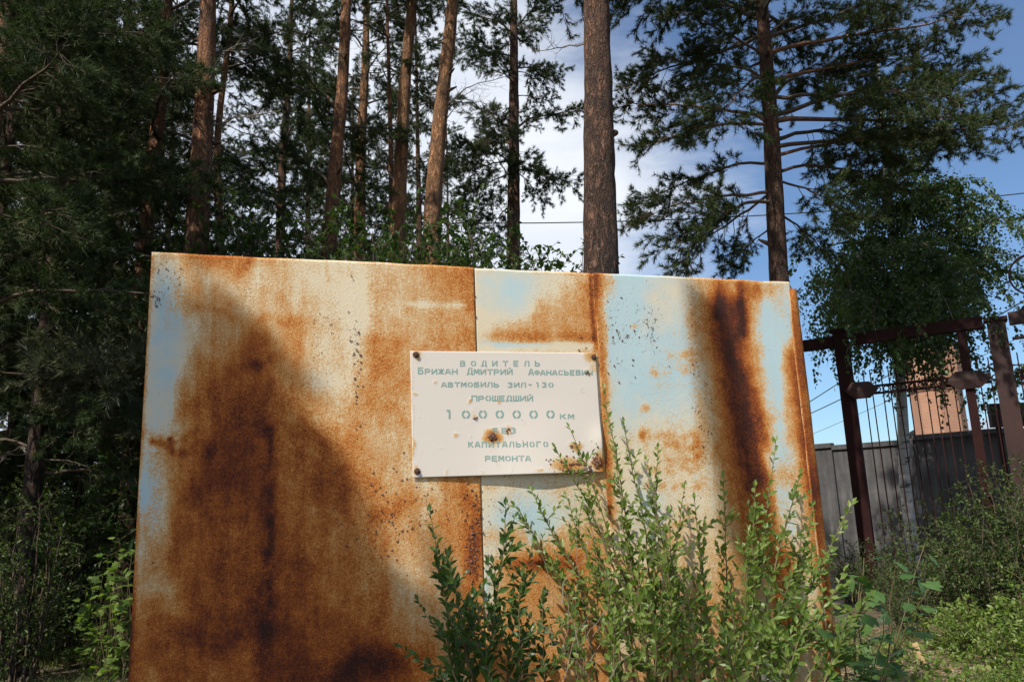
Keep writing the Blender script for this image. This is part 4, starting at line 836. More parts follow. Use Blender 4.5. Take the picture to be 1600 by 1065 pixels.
# shaded undergrowth at the left
gU = 'shaded bushes at the left under the pines'
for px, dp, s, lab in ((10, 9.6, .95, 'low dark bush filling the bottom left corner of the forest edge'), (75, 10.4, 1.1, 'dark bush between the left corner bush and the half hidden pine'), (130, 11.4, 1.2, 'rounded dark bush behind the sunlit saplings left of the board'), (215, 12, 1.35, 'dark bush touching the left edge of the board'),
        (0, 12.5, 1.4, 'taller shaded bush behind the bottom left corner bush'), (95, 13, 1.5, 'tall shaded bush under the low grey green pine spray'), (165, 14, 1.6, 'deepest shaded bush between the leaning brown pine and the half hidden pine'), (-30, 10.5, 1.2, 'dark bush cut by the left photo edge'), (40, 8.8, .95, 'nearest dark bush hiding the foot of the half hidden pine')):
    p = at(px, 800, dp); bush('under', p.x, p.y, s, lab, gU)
tk = MB()
for px, dp, s in ((70, 24, 3.0), (150, 25, 3.0), (0, 26, 3.2), (230, 26, 2.8), (300, 25, 2.5), (370, 26, 2.5), (440, 27, 2.4), (510, 28, 2.2), (-60, 24, 3.2), (100, 31, 3.6), (190, 33, 3.5), (340, 34, 2.9), (120, 17, 1.9), (30, 19, 2.1), (200, 19, 2.1), (280, 17, 1.9), (-40, 16, 1.9), (225, 15.5, 1.8), (40, 15, 1.7)):
    p = at(px, 800, dp); me_ = random.choice(BUSH['under'])[1]; co = np.empty(len(me_.vertices)*3, np.float32); me_.vertices.foreach_get('co', co); co = co.reshape(-1, 3)
    ix = np.empty(len(me_.loops), np.int32); me_.loops.foreach_get('vertex_index', ix); a = random.uniform(0, 6.28); Rz = np.array([[math.cos(a), -math.sin(a), 0], [math.sin(a), math.cos(a), 0], [0, 0, 1]])
    nl_ = len(co)//7; kk = rng.random(nl_) < (.75 if dp < 20 else .6); cc = co.reshape(nl_, 7, 3)[kk]; ff = ix.reshape(nl_, 18)[kk]
    ctr = cc[:, :1]; cc = (ctr*s+(cc-ctr)*min(s, 1.7))@Rz.T; remap = np.arange(kk.sum())[:, None]*7+(ff-ff.min(axis=1, keepdims=True)); tk.add((cc+np.array([p.x, p.y, 0])).reshape(-1, 3), remap.reshape(-1, 3))
tag(tk.obj('thicket', 'leaf_under'), 'far mass of shrubs closing the view between the left trunks', None, None, 'stuff')
# sunlit saplings by the left edge of the board
for px, py_, dp, s, k, lab in ((180, 950, 9.9, .62, 'fresh', 'tallest bright green bushlet behind the maple saplings'), (150, 960, 9.8, .55, 'fresh', 'bright green bushlet left of the tallest one'), (110, 960, 10, .45, 'fresh', 'small bright green bushlet third from the board'), (195, 965, 9.2, .45, 'fresh', 'small bright green bushlet against the left board edge'), (70, 960, 10.4, .4, 'fresh', 'smallest bright green bushlet farthest from the board')):
    p = ground_at(px, dp); bush(k, p.x, p.y, s, lab, 'sunlit bushlets left of the board')
# young broad-leaved trees just behind the board, tops showing over it
gY = 'leafy young trees peeping over the board'
for px, dp, top, lab in ((362, 10.0, 300, 'leafy young tree just right of the thick left pine, above the board edge'), (420, 10.5, 315, 'leafy young tree under the far dark pine'), (470, 11, 320, 'leafy young tree left of the half hidden trunk'), (745, 9.6, 345, 'leafy young tree between the sunlit orange trunk and the straight dark pine'), (785, 9.8, 362, 'small leafy top touching the left side of the straight dark pine'), (690, 9.5, 350, 'leafy young tree in front of the foot of the sunlit orange trunk'), (590, 9.8, 345, 'leafy young tree between the half hidden trunk and the forked orange trunk'), (880, 9.2, 352, 'last leafy sprig before the thickest trunk, top against the sky'), (280, 11, 325, 'leafy young tree between the board corner and the thick left pine'), (835, 10.2, 395, 'low leafy sprig just right of the straight dark pine'), (655, 10.6, 325, 'leafy young tree hiding the foot of the slender dark pine'), (720, 10.4, 350, 'leafy young tree right of the sunlit orange trunk, behind the first one'), (765, 8.9, 368, 'short leafy tree against the sky, nearest the board, left of the straight dark pine'), (565, 9.2, 335, 'leafy young tree close behind the board left of the forked orange trunk'), (320, 9.6, 330, 'short leafy tree at the foot of the thick left pine')):
    tz = at(px, top-22, dp).z; p = at(px, 700, dp)
    o = bush('young', p.x, p.y, 1.0, lab, gY, 'young_tree', 'young tree')
    mzz = max(v_[2] for v_ in o.children[1].bound_box)
    for ch in o.children: ch.matrix_basis = ch.matrix_basis @ Matrix.Diagonal((tz/mzz*.85, tz/mzz*.85, tz/mzz, 1))
# fence-side thicket, right
gR = 'dark bushes in front of the fence'
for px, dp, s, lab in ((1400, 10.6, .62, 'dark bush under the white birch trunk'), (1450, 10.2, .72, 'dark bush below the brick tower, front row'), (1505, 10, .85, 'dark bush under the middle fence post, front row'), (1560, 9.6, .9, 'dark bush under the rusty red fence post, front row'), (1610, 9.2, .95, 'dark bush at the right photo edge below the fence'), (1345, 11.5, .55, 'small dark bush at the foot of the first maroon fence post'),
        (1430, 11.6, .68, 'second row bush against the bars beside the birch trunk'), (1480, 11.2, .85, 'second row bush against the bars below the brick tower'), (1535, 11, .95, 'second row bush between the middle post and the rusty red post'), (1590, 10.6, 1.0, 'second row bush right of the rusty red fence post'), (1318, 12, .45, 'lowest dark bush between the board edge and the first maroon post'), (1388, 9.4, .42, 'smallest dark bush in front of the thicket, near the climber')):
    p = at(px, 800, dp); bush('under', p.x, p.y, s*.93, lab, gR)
gS = 'sunny low plants at the lower right'
for px, dp, s, lab in ((1500, 8.6, .85, 'tall sunny weeds below the middle fence post'), (1560, 8.2, .95, 'tall sunny weeds below the rusty red fence post'), (1610, 8.0, 1.0, 'tall sunny weeds at the right photo edge'), (1450, 8.8, .7, 'sunny weeds behind the pale wood piece'), (1530, 7.2, .65, 'sunny weeds right of the dry patch, middle of the slope'), (1590, 6.8, .75, 'sunny weeds at the right edge, middle of the slope'), (1475, 8.0, .55, 'low weeds touching the dry patch on its right'),
        (1560, 6.4, .5, 'low bright weeds near the lower right corner'), (1605, 6.0, .5, 'low bright weeds in the lower right corner'), (1500, 6.2, .35, 'short weeds at the bottom edge right of the dry patch'), (1400, 5.6, .35, 'short weeds at the bottom edge under the climber'), (1445, 5.9, .3, 'shortest weeds at the bottom edge below the dry patch')):
    p = at(px, 800, dp); bush('bright', p.x, p.y, s, lab, gS, 'weed_clump', 'weeds')

# ------------------------------------------------------------------ front shrubs, leaf by leaf
LEAFM = []
for k in range(6):
    lb = MB(); leaves(lb, np.zeros((1, 3)), np.array([[1., 0, 0]]), np.array([1.]), .38+.03*k, up=np.array([[0, .1, 1.]]), fold=.08+.02*k); LEAFM.append(lb)
def leaf_meshes(mat): return [l.mesh('leaf', mat) for l in LEAFM]
def front_shrub(label, stems, mat, leafL, extra_side=1.0, name='shrub', group='leafy shrubs in front of the board', wid=.50, side_r=(.10, .34)):
    """stems: (base px, base py, tip px, tip py, gap in front of the board at base / tip, side-shoot density)"""
    def wp(px, py, gap):
        d = ray(px, py); o = Vector((0, 0, EYE)); pl = BO-BY*gap; k = (pl-o).dot(BY)/d.dot(BY); return o+d*k
    bx, by_ = np.mean([s[0] for s in stems]), 1250; c = wp(bx, by_, .4); root = thing(name, label, 'shrub', (c.x, c.y, 0), group); loc = np.array(tuple(root.location))
    wb = MB(); P, D, L = [], [], []
    def grow(path, lsz, spacing, t0=.1):
        ln = np.sum(np.linalg.norm(np.diff(path, axis=0), axis=1)); n = int(ln*(1-t0)/spacing)+1; t = t0+(1-t0)*(np.arange(n)+.5)/n
        pp, dd = lerp_path(path, np.minimum(t, .995)); ph = np.arange(n)*2.4+rng.uniform(0, 6); A = unit(np.cross(dd, rvec(1)+1e-6)); B = np.cross(dd, A)
        out = np.cos(ph)[:, None]*A+np.sin(ph)[:, None]*B; D_ = unit(dd*rng.uniform(.7, 1.4, (n, 1))+out*.85+rng.normal(size=(n, 3))*.15)
        P.append(pp); D.append(D_); L.append(lsz*rng.uniform(.7, 1.15, n)*(1.05-.45*t))
        P.append(path[-1:]); D.append(dd[-1:]); L.append(np.array([lsz*.6]))
    for (x0, y0, x1, y1, g0, g1, den) in stems:
        a, b = wp(x0, y0, g0), wp(x1, y1, g1); a2 = Vector((a.x+(a.x-b.x)*.25*max(0, a.z)/max(.1, b.z-a.z), a.y, 0.0)) if a.z > 0 else a
        up_ = curve(a, b, 12, sag=0, wob=.02); up_[:, 0] += np.sin(np.linspace(0, np.pi, 12))*rng.uniform(-.03, .03)
        low = curve(a2, a, 5, wob=.01); main = np.concatenate([low[:-1], up_])-loc
        tube(wb, main, np.linspace(.0085, .0016, len(main)), 5, cap=False)
        grow(main[3:], leafL, .030, .02)
        ln = np.linalg.norm(main[-1]-main[4]); ns = int(ln*11*den*extra_side)
        for k in range(ns):
            t = rng.uniform(0, .82); p, d = lerp_path(main[4:], np.array([t])); p, d = p[0], d[0]
            dd = unit(d*1.0+rng.normal(size=3)*np.array([.75, .45, .35])); dd = dd-np.array(tuple(BY))*max(0, np.dot(dd, np.array(tuple(BY))))*.6
            sl_ = rng.uniform(*side_r)*(1.2-t); sd = curve(p, p+unit(dd)*sl_+np.array([0, 0, .05*sl_]), 6, sag=-.06, wob=.05)
            tube(wb, sd, np.linspace(.0032, .0011, 6), 3, cap=False); grow(sd, leafL*rng.uniform(.65, 1.0), .026, .12)
    wb.obj('stems', 'stem_green', root, True)
    P, D, L = map(np.concatenate, (P, D, L)); keep = (P[:, 2] > .02); P, D, L = P[keep], D[keep], L[keep]
    # keep clear of the steel
    yy = (P+loc-_bo)@np.array(tuple(BY)); P = P-np.array(tuple(BY))[None]*np.maximum(0, yy+.05)[:, None]
    camv = np.array([0, 0, EYE])-(P+loc); view = unit(camv); inframe = (P[:, 2] > .35); dist = np.linalg.norm(camv, axis=1)
    score = L/dist+np.where(inframe, 1, 0)+rng.uniform(0, .004, len(L)); order = np.argsort(-score); top = order[:300]; rest = order[300:]
    LM = leaf_meshes(mat)
    U = unit(np.array([0, 0, .8])[None]+.5*rvec(len(P))+.6*view)
    for q, i in enumerate(top):
        x = Vector(D[i]); z = Vector(U[i]); y = z.cross(x).normalized(); z = x.cross(y); m3 = Matrix((x, y, z)).transposed()
        link('leaf', LM[q % 6], root, Matrix.Translation(Vector(P[i])) @ m3.to_4x4() @ Matrix.Diagonal((L[i], L[i], L[i], 1)))
    if len(rest):
        lb = MB(); leaves(lb, P[rest], D[rest], L[rest], wid, up=U[rest]); tag(lb.obj('foliage', mat, root), kind='stuff')
    return root
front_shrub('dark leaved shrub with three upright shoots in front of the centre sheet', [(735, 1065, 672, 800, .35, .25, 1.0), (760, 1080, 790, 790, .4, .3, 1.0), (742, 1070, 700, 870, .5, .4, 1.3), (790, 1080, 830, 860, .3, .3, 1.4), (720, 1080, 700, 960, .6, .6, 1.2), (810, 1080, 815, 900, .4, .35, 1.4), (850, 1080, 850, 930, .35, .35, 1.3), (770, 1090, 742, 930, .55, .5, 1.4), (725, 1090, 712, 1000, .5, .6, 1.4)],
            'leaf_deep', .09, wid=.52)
front_shrub('tallest arching shrub reaching up beside the notice plate', [(1020, 1000, 944, 606, .35, .12, .8), (1000, 960, 890, 668, .3, .16, .6), (975, 930, 868, 700, .3, .18, .6), (960, 960, 885, 775, .35, .2, 1.0), (1030, 1000, 975, 660, .3, .14, .9), (1010, 1010, 962, 700, .4, .25, 1.0), (1040, 1000, 1028, 700, .3, .2, .9), (1070, 1000, 1010, 720, .35, .25, .9), (905, 900, 830, 765, .25, .15, .8), (930, 960, 805, 790, .25, .12, .8), (945, 980, 838, 850, .3, .2, 1.0), (900, 1040, 862, 880, .35, .3, 1.0), (1050, 1050, 1070, 760, .4, .3, 1.2), (990, 1050, 920, 830, .45, .35, 1.0), (1080, 1050, 1045, 800, .5, .45, 1.2)],
            'leaf', .072, wid=.44, side_r=(.08, .26))
front_shrub('densest shrub, pale underleaves, before the dark rust streak', [(1100, 1040, 1085, 780, .35, .25, 1.4), (1130, 1040, 1130, 745, .3, .25, 1.2), (1060, 1060, 1040, 830, .55, .5, 1.1), (1110, 1070, 1100, 850, .6, .5, 1.1), (1150, 1060, 1170, 830, .5, .45, 1.6), (1020, 1070, 1000, 850, .6, .55, 1.6), (970, 1070, 950, 900, .6, .55, 1.5), (1080, 1080, 1070, 900, .7, .7, 1.8), (1140, 1080, 1140, 920, .75, .7, 1.8), (1020, 1090, 1010, 930, .7, .7, 1.8), (960, 1090, 960, 960, .7, .7, 1.8), (910, 1090, 900, 960, .5, .5, 1.3)],
            'leaf', .080, wid=.48, side_r=(.08, .28))
front_shrub('right hand shrub with long shoots crossing the rusted board edge', [(1170, 1000, 1212, 690, .3, .2, .7), (1190, 980, 1250, 740, .35, .25, .9), (1210, 1000, 1270, 790, .35, .3, 1.1), (1180, 1020, 1180, 760, .35, .25, .9), (1240, 1000, 1332, 785, .45, .4, .8), (1230, 1040, 1320, 890, .5, .5, 1.3), (1200, 1060, 1240, 890, .6, .6, 1.5), (1260, 1060, 1360, 930, .6, .6, 1.3), (1180, 1080, 1200, 930, .7, .7, 1.7), (1230, 1080, 1270, 960, .8, .8, 1.7), (1280, 1090, 1330, 980, .7, .7, 1.5), (1240, 1100, 1210, 990, .9, .9, 1.7), (1160, 1090, 1130, 990, .9, .9, 1.7)],
            'leaf_light', .084, side_r=(.10, .32))

# dry stalks among the shrubs
mb = MB()
def wpt(px, py, gap): 
    d = ray(px, py); o = Vector((0, 0, EYE)); pl = BO-BY*gap; return o+d*((pl-o).dot(BY)/d.dot(BY))
for k in range(22):
    x, y = rng.uniform(850, 950), rng.uniform(930, 1090); g = rng.uniform(.3, .8)
    tube(mb, curve(wpt(x, y, g), wpt(x+rng.normal()*55, y-rng.uniform(30, 130), g+rng.normal()*.1), 7, sag=.06, wob=.08), np.linspace(.0022, .0009, 7), 3, cap=False)
for a, b in (((905, 900), (895, 760)), ((935, 930), (915, 770)), ((880, 870), (770, 790)), ((950, 850), (840, 800))):
    tube(mb, curve(wpt(*a, .3), wpt(*b, .15), 9, sag=.05, wob=.04), np.linspace(.0016, .0008, 9), 3, cap=False)
tag(mb.obj('dry_stalks', 'twig_grey', None), kind='stuff')

# maple-like leafed climber at the right of the board
def lobed(mb):
    pts = [(0, 0), (.12, -.30), (.30, -.52), (.38, -.28), (.62, -.42), (.70, -.16), (1.0, 0)]
    v = [(x, y, -.12*abs(y)-.1*x*x) for x, y in pts]+[(x, -y, -.12*abs(y)-.1*x*x) for x, y in pts[1:-1]]+[(.35, 0, .02), (.7, 0, -.04)]
    mb.add(v, [(0, 1, 12), (1, 2, 12), (2, 3, 12), (3, 4, 13), (3, 13, 12), (4, 5, 13), (5, 6, 13), (0, 12, 7), (7, 12, 8), (8, 12, 9), (9, 13, 10), (9, 12, 13), (10, 13, 11), (11, 13, 6)])
lm = MB(); lobed(lm); LOB = lm.mesh('leaf', 'leaf_vine'); lm2 = MB(); lobed(lm2); LOBB = lm2.mesh('leaf', 'leaf_bright')
def lobed_plant(label, root_loc, stems, me, size, name, cat, group=None, spacing=.07, vary=.9):
    root = thing(name, label, cat, root_loc, group); loc = Vector(root_loc); wb = MB()
    for (a, b, n) in stems:
        P = curve(Vector(a)-loc, Vector(b)-loc, 8, sag=.1, wob=.05); tube(wb, P, np.linspace(.006, .0025, 8), 4, cap=False)
        for k in range(n):
            t = (k+.6)/n; p, d = lerp_path(P, np.array([min(t, .99)])); dr = unit(d[0]*.4+rng.normal(size=3)*np.array([.8, .6, .35])); pet = p[0]+dr*rng.uniform(.03, .07)
            tube(wb, [p[0], pet], [.002, .0015], 3, cap=False)
            x = Vector(unit(dr+np.array([0, -.15, -.35]))); z = Vector(unit(np.array([0, -.35, .9])+rng.normal(size=3)*.35*vary)); y = z.cross(x).normalized(); z = x.cross(y); s = size*rng.uniform(.6, 1.15)
            link('leaf', me, root, Matrix.Translation(Vector(pet)) @ Matrix((x, y, z)).transposed().to_4x4() @ Matrix.Diagonal((s, s, s, 1)))
    wb.obj('stems', 'stem_green', root, True); return root
bp0 = at(1330, 1100, 5.0); bp0 = (bp0.x, bp0.y, 0)
lobed_plant('big lobed leaves of a climber sprawling right of the board edge', bp0,
    [(bp0, tuple(at(x, y, d)), n) for x, y, d, n in ((1445, 850, 5.0, 12), (1400, 880, 4.9, 10), (1350, 870, 5.1, 11), (1330, 920, 5.0, 10), (1450, 920, 4.8, 11), (1300, 960, 4.9, 10), (1380, 960, 4.7, 11), (1310, 1010, 4.6, 9), (1350, 1030, 4.5, 9), (1420, 990, 4.6, 8), (1320, 1060, 4.4, 8), (1345, 900, 5.3, 10), (1315, 985, 5.2, 9))], LOB, .12, 'climbing_plant', 'plant')
for k, (px, dp, ht, lab) in enumerate(((185, 8.6, 838, 'tallest maple sapling, sunlit, left of the board edge'), (168, 8.9, 875, 'middle maple sapling just left of the tallest one'), (206, 8.4, 865, 'maple sapling touching the left board edge'), (150, 9.2, 905, 'shortest maple sapling, farthest left of the four'))):
    g = at(px, 800, dp); b0 = (g.x, g.y, 0)
    lobed_plant(lab, b0, [(b0, tuple(at(px+dx, ht+dy, dp)), 13) for dx, dy in ((0, 0), (-16, 25), (14, 20), (-6, 45), (10, 60), (-24, 60))], LOBB, .105, 'maple_sapling', 'sapling', 'maple saplings left of the board')

# ------------------------------------------------------------------ ornamental fence
FA, FB = at(1250, 640, 12.6), at(1610, 640, 11.0)
FX = Vector((FB.x-FA.x, FB.y-FA.y, 0)).normalized(); FY = Vector((0, 0, 1)).cross(FX)
FM = Matrix(((FX.x, FY.x, 0, FA.x), (FX.y, FY.y, 0, FA.y), (0, 0, 1, 0), (0, 0, 0, 1)))
def fh(px, py):
    d = ray(px, py); o = Vector((0, 0, EYE)); k = (FA-o).dot(FY)/d.dot(FY); p = o+d*k; return (p-Vector((FA.x, FA.y, 0))).dot(FX), p.z
fence = thing('ornamental_fence', 'tall maroon metal fence with diamond ornaments and thin bars under the birch', 'fence'); fence.matrix_world = FM
def fbox(u0, u1, y0, y1, z0, z1, name, mat='fence'):
    mb = MB(); box(mb, (u0, y0, z0), (u1, y1, z1)); return mb.obj(name, mat, fence)
posts = []
for pxc, pyt, wpx, mat in ((1323, 518, 25, 'fence'), (1572, 500, 28, 'fence_rust')):
    u, zt = fh(pxc, 600); _, zt = fh(pxc, pyt); w = wpx/FPX*12/2*.86
    fbox(u-w, u+w, -.07, .07, -.1, zt, 'post', mat); posts.append(u)
    fbox(u-w-.03, u+w+.03, -.10, .10, zt, zt+.05, 'post_cap', 'fence')
uL, zR0 = fh(1255, 533); uR = fh(1700, 490)[0]; zRl = fh(1290, 532)[1]; zRr = fh(1590, 502)[1]; zR = (zRl+zRr)/2
fbox(uL-1.5, posts[0]-w, -.07, .07, zR-.08, zR+.09, 'top_rail'); fbox(posts[0]+.15, posts[1]-.16, -.07, .07, zR-.08, zR+.09, 'top_rail'); fbox(posts[1]+.16, uR+1.5, -.07, .07, zR-.08, zR+.09, 'top_rail', 'fence_rust')
fbox(posts[1]+.165, uR+1.5, -.02, .02, zR-.30, zR-.26, 'lower_rail', 'fence_rust')
z1, z2 = fh(1450, 594)[1], fh(1450, 606)[1]; zb = fh(1450, 770)[1]
for za in (z1, z2): fbox(posts[0]+.16, posts[1]-.17, -.018, .018, za-.016, za+.016, 'ornament_rail'); fbox(posts[1]+.17, uR+1.5, -.018, .018, za-.016, za+.016, 'ornament_rail')
fbox(posts[0]+.16, posts[1]-.17, -.018, .018, .25, .29, 'bottom_rail')
um = fh(1521, 640)[0]; ztm = fh(1500, 545)[1]
fbox(um-.06, um+.06, -.05, -.02, -.1, zR-.09, 'middle_post')
bm_ = MB(); box(bm_, (-.008, -.03, 0), (.008, -.0185, 1)); BARM = bm_.mesh('bar', 'fence')
rm_ = MB(); th = np.linspace(0, 2*np.pi, 15); rad_ = (z1-z2)/2-.018
tube(rm_, [(math.cos(t)*rad_, 0, math.sin(t)*rad_) for t in th], .009, 4, cap=False); RINGM = rm_.mesh('ring', 'fence')
u = posts[0]+.25; k = 0
while u < uR+1:
    if min(abs(u-posts[1]), abs(u-um)) > .13:
        zt_ = z1+.25+random.uniform(-.02, .02)
        link('bar', BARM, fence, Matrix.Translation((u, 0, .295)) @ Matrix.Rotation(random.uniform(-.006, .006), 4, 'Y') @ Matrix.Diagonal((1, 1, zt_-.295, 1)))
        link('ring', RINGM, fence, Matrix.Translation((u+.06, 0, (z1+z2)/2)))
    u += .118
def diamond(uc, zc, w, h, y):
    mb = MB(); v = [(uc-w, y, zc), (uc-w*.5, y, zc+h), (uc+w*.5, y, zc+h*.9), (uc+w, y, zc), (uc+w*.45, y, zc-h), (uc-w*.45, y, zc-h)]
    v2 = [(a, y-.03, c) for a, b, c in v]; mb.add(v+v2+[(uc, y-.06, zc)], [(0, 1, 7, 6), (1, 2, 8, 7), (2, 3, 9, 8), (3, 4, 10, 9), (4, 5, 11, 10), (5, 0, 6, 11)])
    mb.add(v2+[(uc, y-.06, zc)], [(0, 1, 6), (1, 2, 6), (2, 3, 6), (3, 4, 6), (4, 5, 6), (5, 0, 6)]); return mb.obj('diamond_plate', 'fence_rust', fence)
zc = (z1+z2)/2
diamond(um, zc, .30, .13, -.055); diamond(posts[0]+.22, zc, .24, .13, -.125); pass
uc, zc2 = fh(1616, 428); mb = MB(); rr_ = 34/FPX*11
tube(mb, [(uc+math.cos(t)*rr_, 0, zc2+math.sin(t)*rr_) for t in np.linspace(0, 2*np.pi, 33)], .014, 5, cap=False); mb.obj('ring_ornament', 'fence', fence)
mb = MB(); box(mb, (uc-.015, -.02, zR+.092), (uc+.015, .02, zc2-rr_)); mb.obj('ring_stem', 'fence', fence)
mb = MB(); a_, b_ = fh(1592, 490), fh(1610, 455); mb.add([(a_[0], -.03, zR+.092), (a_[0]+.35, -.03, zR+.092), (a_[0]+.28, -.03, b_[1]+.02), (a_[0], .03, zR+.092), (a_[0]+.35, .03, zR+.092), (a_[0]+.28, .03, b_[1]+.02)], [(0, 1, 2), (5, 4, 3)]); mb.add([(a_[0], -.03, zR+.092), (a_[0]+.28, -.03, b_[1]+.02), (a_[0]+.28, .03, b_[1]+.02), (a_[0], .03, zR+.092)], [(0, 1, 2, 3)]); mb.obj('gusset', 'fence_rust', fence)

# ------------------------------------------------------------------ concrete wall behind the fence
CA, CB = at(1262, 690, 20.5), at(1610, 667, 17.2); CXv = Vector((CB.x-CA.x, CB.y-CA.y, 0)); CL = CXv.length; CXv.normalize(); CYv = Vector((0, 0, 1)).cross(CXv)
cw = thing('concrete_wall', 'grey precast concrete wall seen through the fence bars', 'wall'); CMm = Matrix(((CXv.x, CYv.x, 0, CA.x), (CXv.y, CYv.y, 0, CA.y), (0, 0, 1, 0), (0, 0, 0, 1))); cw.matrix_world = CMm
zA, zB = CA.z, CB.z; u = -3.2; k = 0
while u < CL+6:
    zt = zA+(zB-zA)*np.clip((u+1)/CL, -.2, 1.3)+rng.uniform(-.03, .03)-(.08 if u < .6 else 0)
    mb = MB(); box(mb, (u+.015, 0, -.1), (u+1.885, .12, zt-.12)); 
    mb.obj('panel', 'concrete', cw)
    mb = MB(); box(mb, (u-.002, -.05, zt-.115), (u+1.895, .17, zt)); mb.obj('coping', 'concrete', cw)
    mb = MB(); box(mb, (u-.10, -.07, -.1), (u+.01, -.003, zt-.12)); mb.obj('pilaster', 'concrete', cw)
    u += 1.9; k += 1

# ------------------------------------------------------------------ brick tower and far building
def prism_uv(name, ctr, rads, zs, mat, parent, n=8, rot=.39):
    mb = MB(); th = np.arange(n+1)*2*np.pi/n+rot; V = []
    for r, z in zip(rads, zs): V.append(np.stack([ctr[0]+np.cos(th)*r, ctr[1]+np.sin(th)*r, np.full(n+1, z)], 1))
    V = np.concatenate(V); F = [(a*(n+1)+j, a*(n+1)+j+1, (a+1)*(n+1)+j+1, (a+1)*(n+1)+j) for a in range(len(rads)-1) for j in range(n)]
    mb.add(V, F); mb.add(V[-(n+1):-1], [list(range(n))]); o = mb.obj(name, mat, parent)
    uv = o.data.uv_layers.new(name='UVMap'); idx = np.empty(len(o.data.loops), np.int32); o.data.loops.foreach_get('vertex_index', idx)
    side = 2*max(rads)*math.sin(math.pi/n); c = np.stack([(idx % (n+1))*side, V[np.minimum(idx, len(V)-1), 2]], 1).astype(np.float32); uv.data.foreach_set('uv', c.ravel()); return o
tb = at(1468, 650, 46); tw = thing('brick_tower', 'orange brick tower standing behind the wall and the birch', 'tower', (tb.x, tb.y, 0))
R0 = 68/FPX*46/2/math.cos(math.pi/8); zt0 = at(1468, 612, 46).z; zt1 = at(1460, 545, 46).z
prism_uv('shaft', (0, 0), [R0, R0, R0], [-.1, zt0/2, zt0], 'brick', tw)
prism_uv('upper_band', (0, 0), [R0*1.04, R0*1.18, R0*1.18, R0*1.1], [zt0+.002, zt0+.35, zt1-.3, zt1], 'brick', tw)
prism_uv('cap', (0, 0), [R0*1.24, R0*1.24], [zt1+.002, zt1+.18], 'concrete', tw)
b0 = at(1500, 655, 60); b1_ = at(1660, 640, 54); bl = thing('far_building', 'low building with pale grey sheet roof beyond the wall', 'building', (b0.x, b0.y, 0))
dx = b1_.x-b0.x; zr0 = at(1520, 668, 58).z; zr1 = at(1590, 650, 58).z
mb = MB(); box(mb, (0, 0, -.1), (dx+6, 9, zr0)); mb.obj('wall', 'plaster', bl)
mb = MB(); mb.add([(-.5, -.6, zr0+.003), (dx+6.5, -.6, zr0+.003), (dx+6.5, 4.5, zr1+.45), (-.5, 4.5, zr1+.25), (-.5, 9.6, zr0+.003), (dx+6.5, 9.6, zr0+.003)], [(0, 1, 2, 3), (3, 2, 5, 4)]); mb.add([(-.5, -.6, zr0-.15), (dx+6.5, -.6, zr0-.15), (dx+6.5, -.6, zr0+.003), (-.5, -.6, zr0+.003)], [(0, 1, 2, 3)]); mb.obj('roof', 'roof', bl)
mb = MB(); a_, b_ = at(1549, 648, 16.0), at(1640, 640, 15.4); zt_, zb_ = at(1555, 630, 16).z, at(1555, 667, 16).z
o = thing('maroon_panel', 'maroon metal box panel half hidden behind the right fence post', 'panel', (a_.x, a_.y, 0))
box(mb, (0, 0, zb_), (b_.x-a_.x, .12, zt_)); mb.obj('face', 'fence_rust', o); mb = MB(); box(mb, (.1, .04, -.1), (.18, .1, zb_-.002)); box(mb, (b_.x-a_.x-.3, .04, -.1), (b_.x-a_.x-.22, .1, zb_-.002)); mb.obj('leg', 'fence', o)

# ------------------------------------------------------------------ birch
bb = at(1412, 700, 15.2); birch = thing('birch_tree', 'birch with white trunk and hanging leafy twigs behind the fence', 'birch tree', (bb.x, bb.y, 0))
mb = MB(); tp = [at(1414, 760, 15.2), at(1411, 660, 15.2), at(1405, 560, 15.2), at(1398, 400, 15.2), at(1380, 230, 15.2), at(1372, 100, 15.2)]
pp = np.array([tuple(p) for p in tp])-np.array([bb.x, bb.y, 0]); base_ = pp[0].copy(); base_[2] = -.1; pp = np.concatenate([[base_], pp]); trunk_mesh(mb, pp, [.11, .105, .10, .09, .07, .045, .02], 16, .04, 5); mb.obj('trunk', 'birch', birch, True)
def birch_crown(root, hubs, mat='leaf_birch', leafL=.074):
    wb, lb = MB(), MB(); P, D, L = [], [], []
    for (hx, hy, hz, ex, ey, ez, n) in hubs:
        lim = curve((hx, hy, hz), (ex, ey, ez), 8, sag=.16, wob=.04); tube(wb, lim, np.linspace(.03, .007, 8), 5, cap=False)
        for k in range(int(n*1.5)):
            p, d = lerp_path(lim, np.array([rng.uniform(.25, .99)])); p = p[0]
            a = rng.uniform(0, 6.28); o_ = rng.uniform(.1, .95); dn = rng.uniform(.35, 1.35); mid = p+np.array([math.cos(a)*o_, math.sin(a)*o_, rng.uniform(0, .2)]); e = mid+np.array([math.cos(a)*.15, math.sin(a)*.15, -dn])
            t = np.linspace(0, 1, 7)[:, None]; tw_ = (1-t)**2*p+2*t*(1-t)*mid+t*t*e+rng.normal(size=(7, 3))*.015; tube(wb, tw_, np.linspace(.004, .0016, 7), 3, cap=False)
            m_ = int((22+dn*42)*rng.uniform(.25, 1.6)); pp_, dd_ = lerp_path(tw_, rng.uniform(.1, .99, m_)); P.append(pp_+rng.normal(size=(m_, 3))*.035); D.append(unit(dd_*.3+rvec(m_)*.8+np.array([0, 0, -.5]))); L.append(rng.uniform(.6, 1.15, m_)*leafL)
    P, D, L = map(np.concatenate, (P, D, L)); leaves(lb, P, D, L, .72); wb.obj('branches', 'twig', root, True); tag(lb.obj('crown', mat, root), kind='stuff')
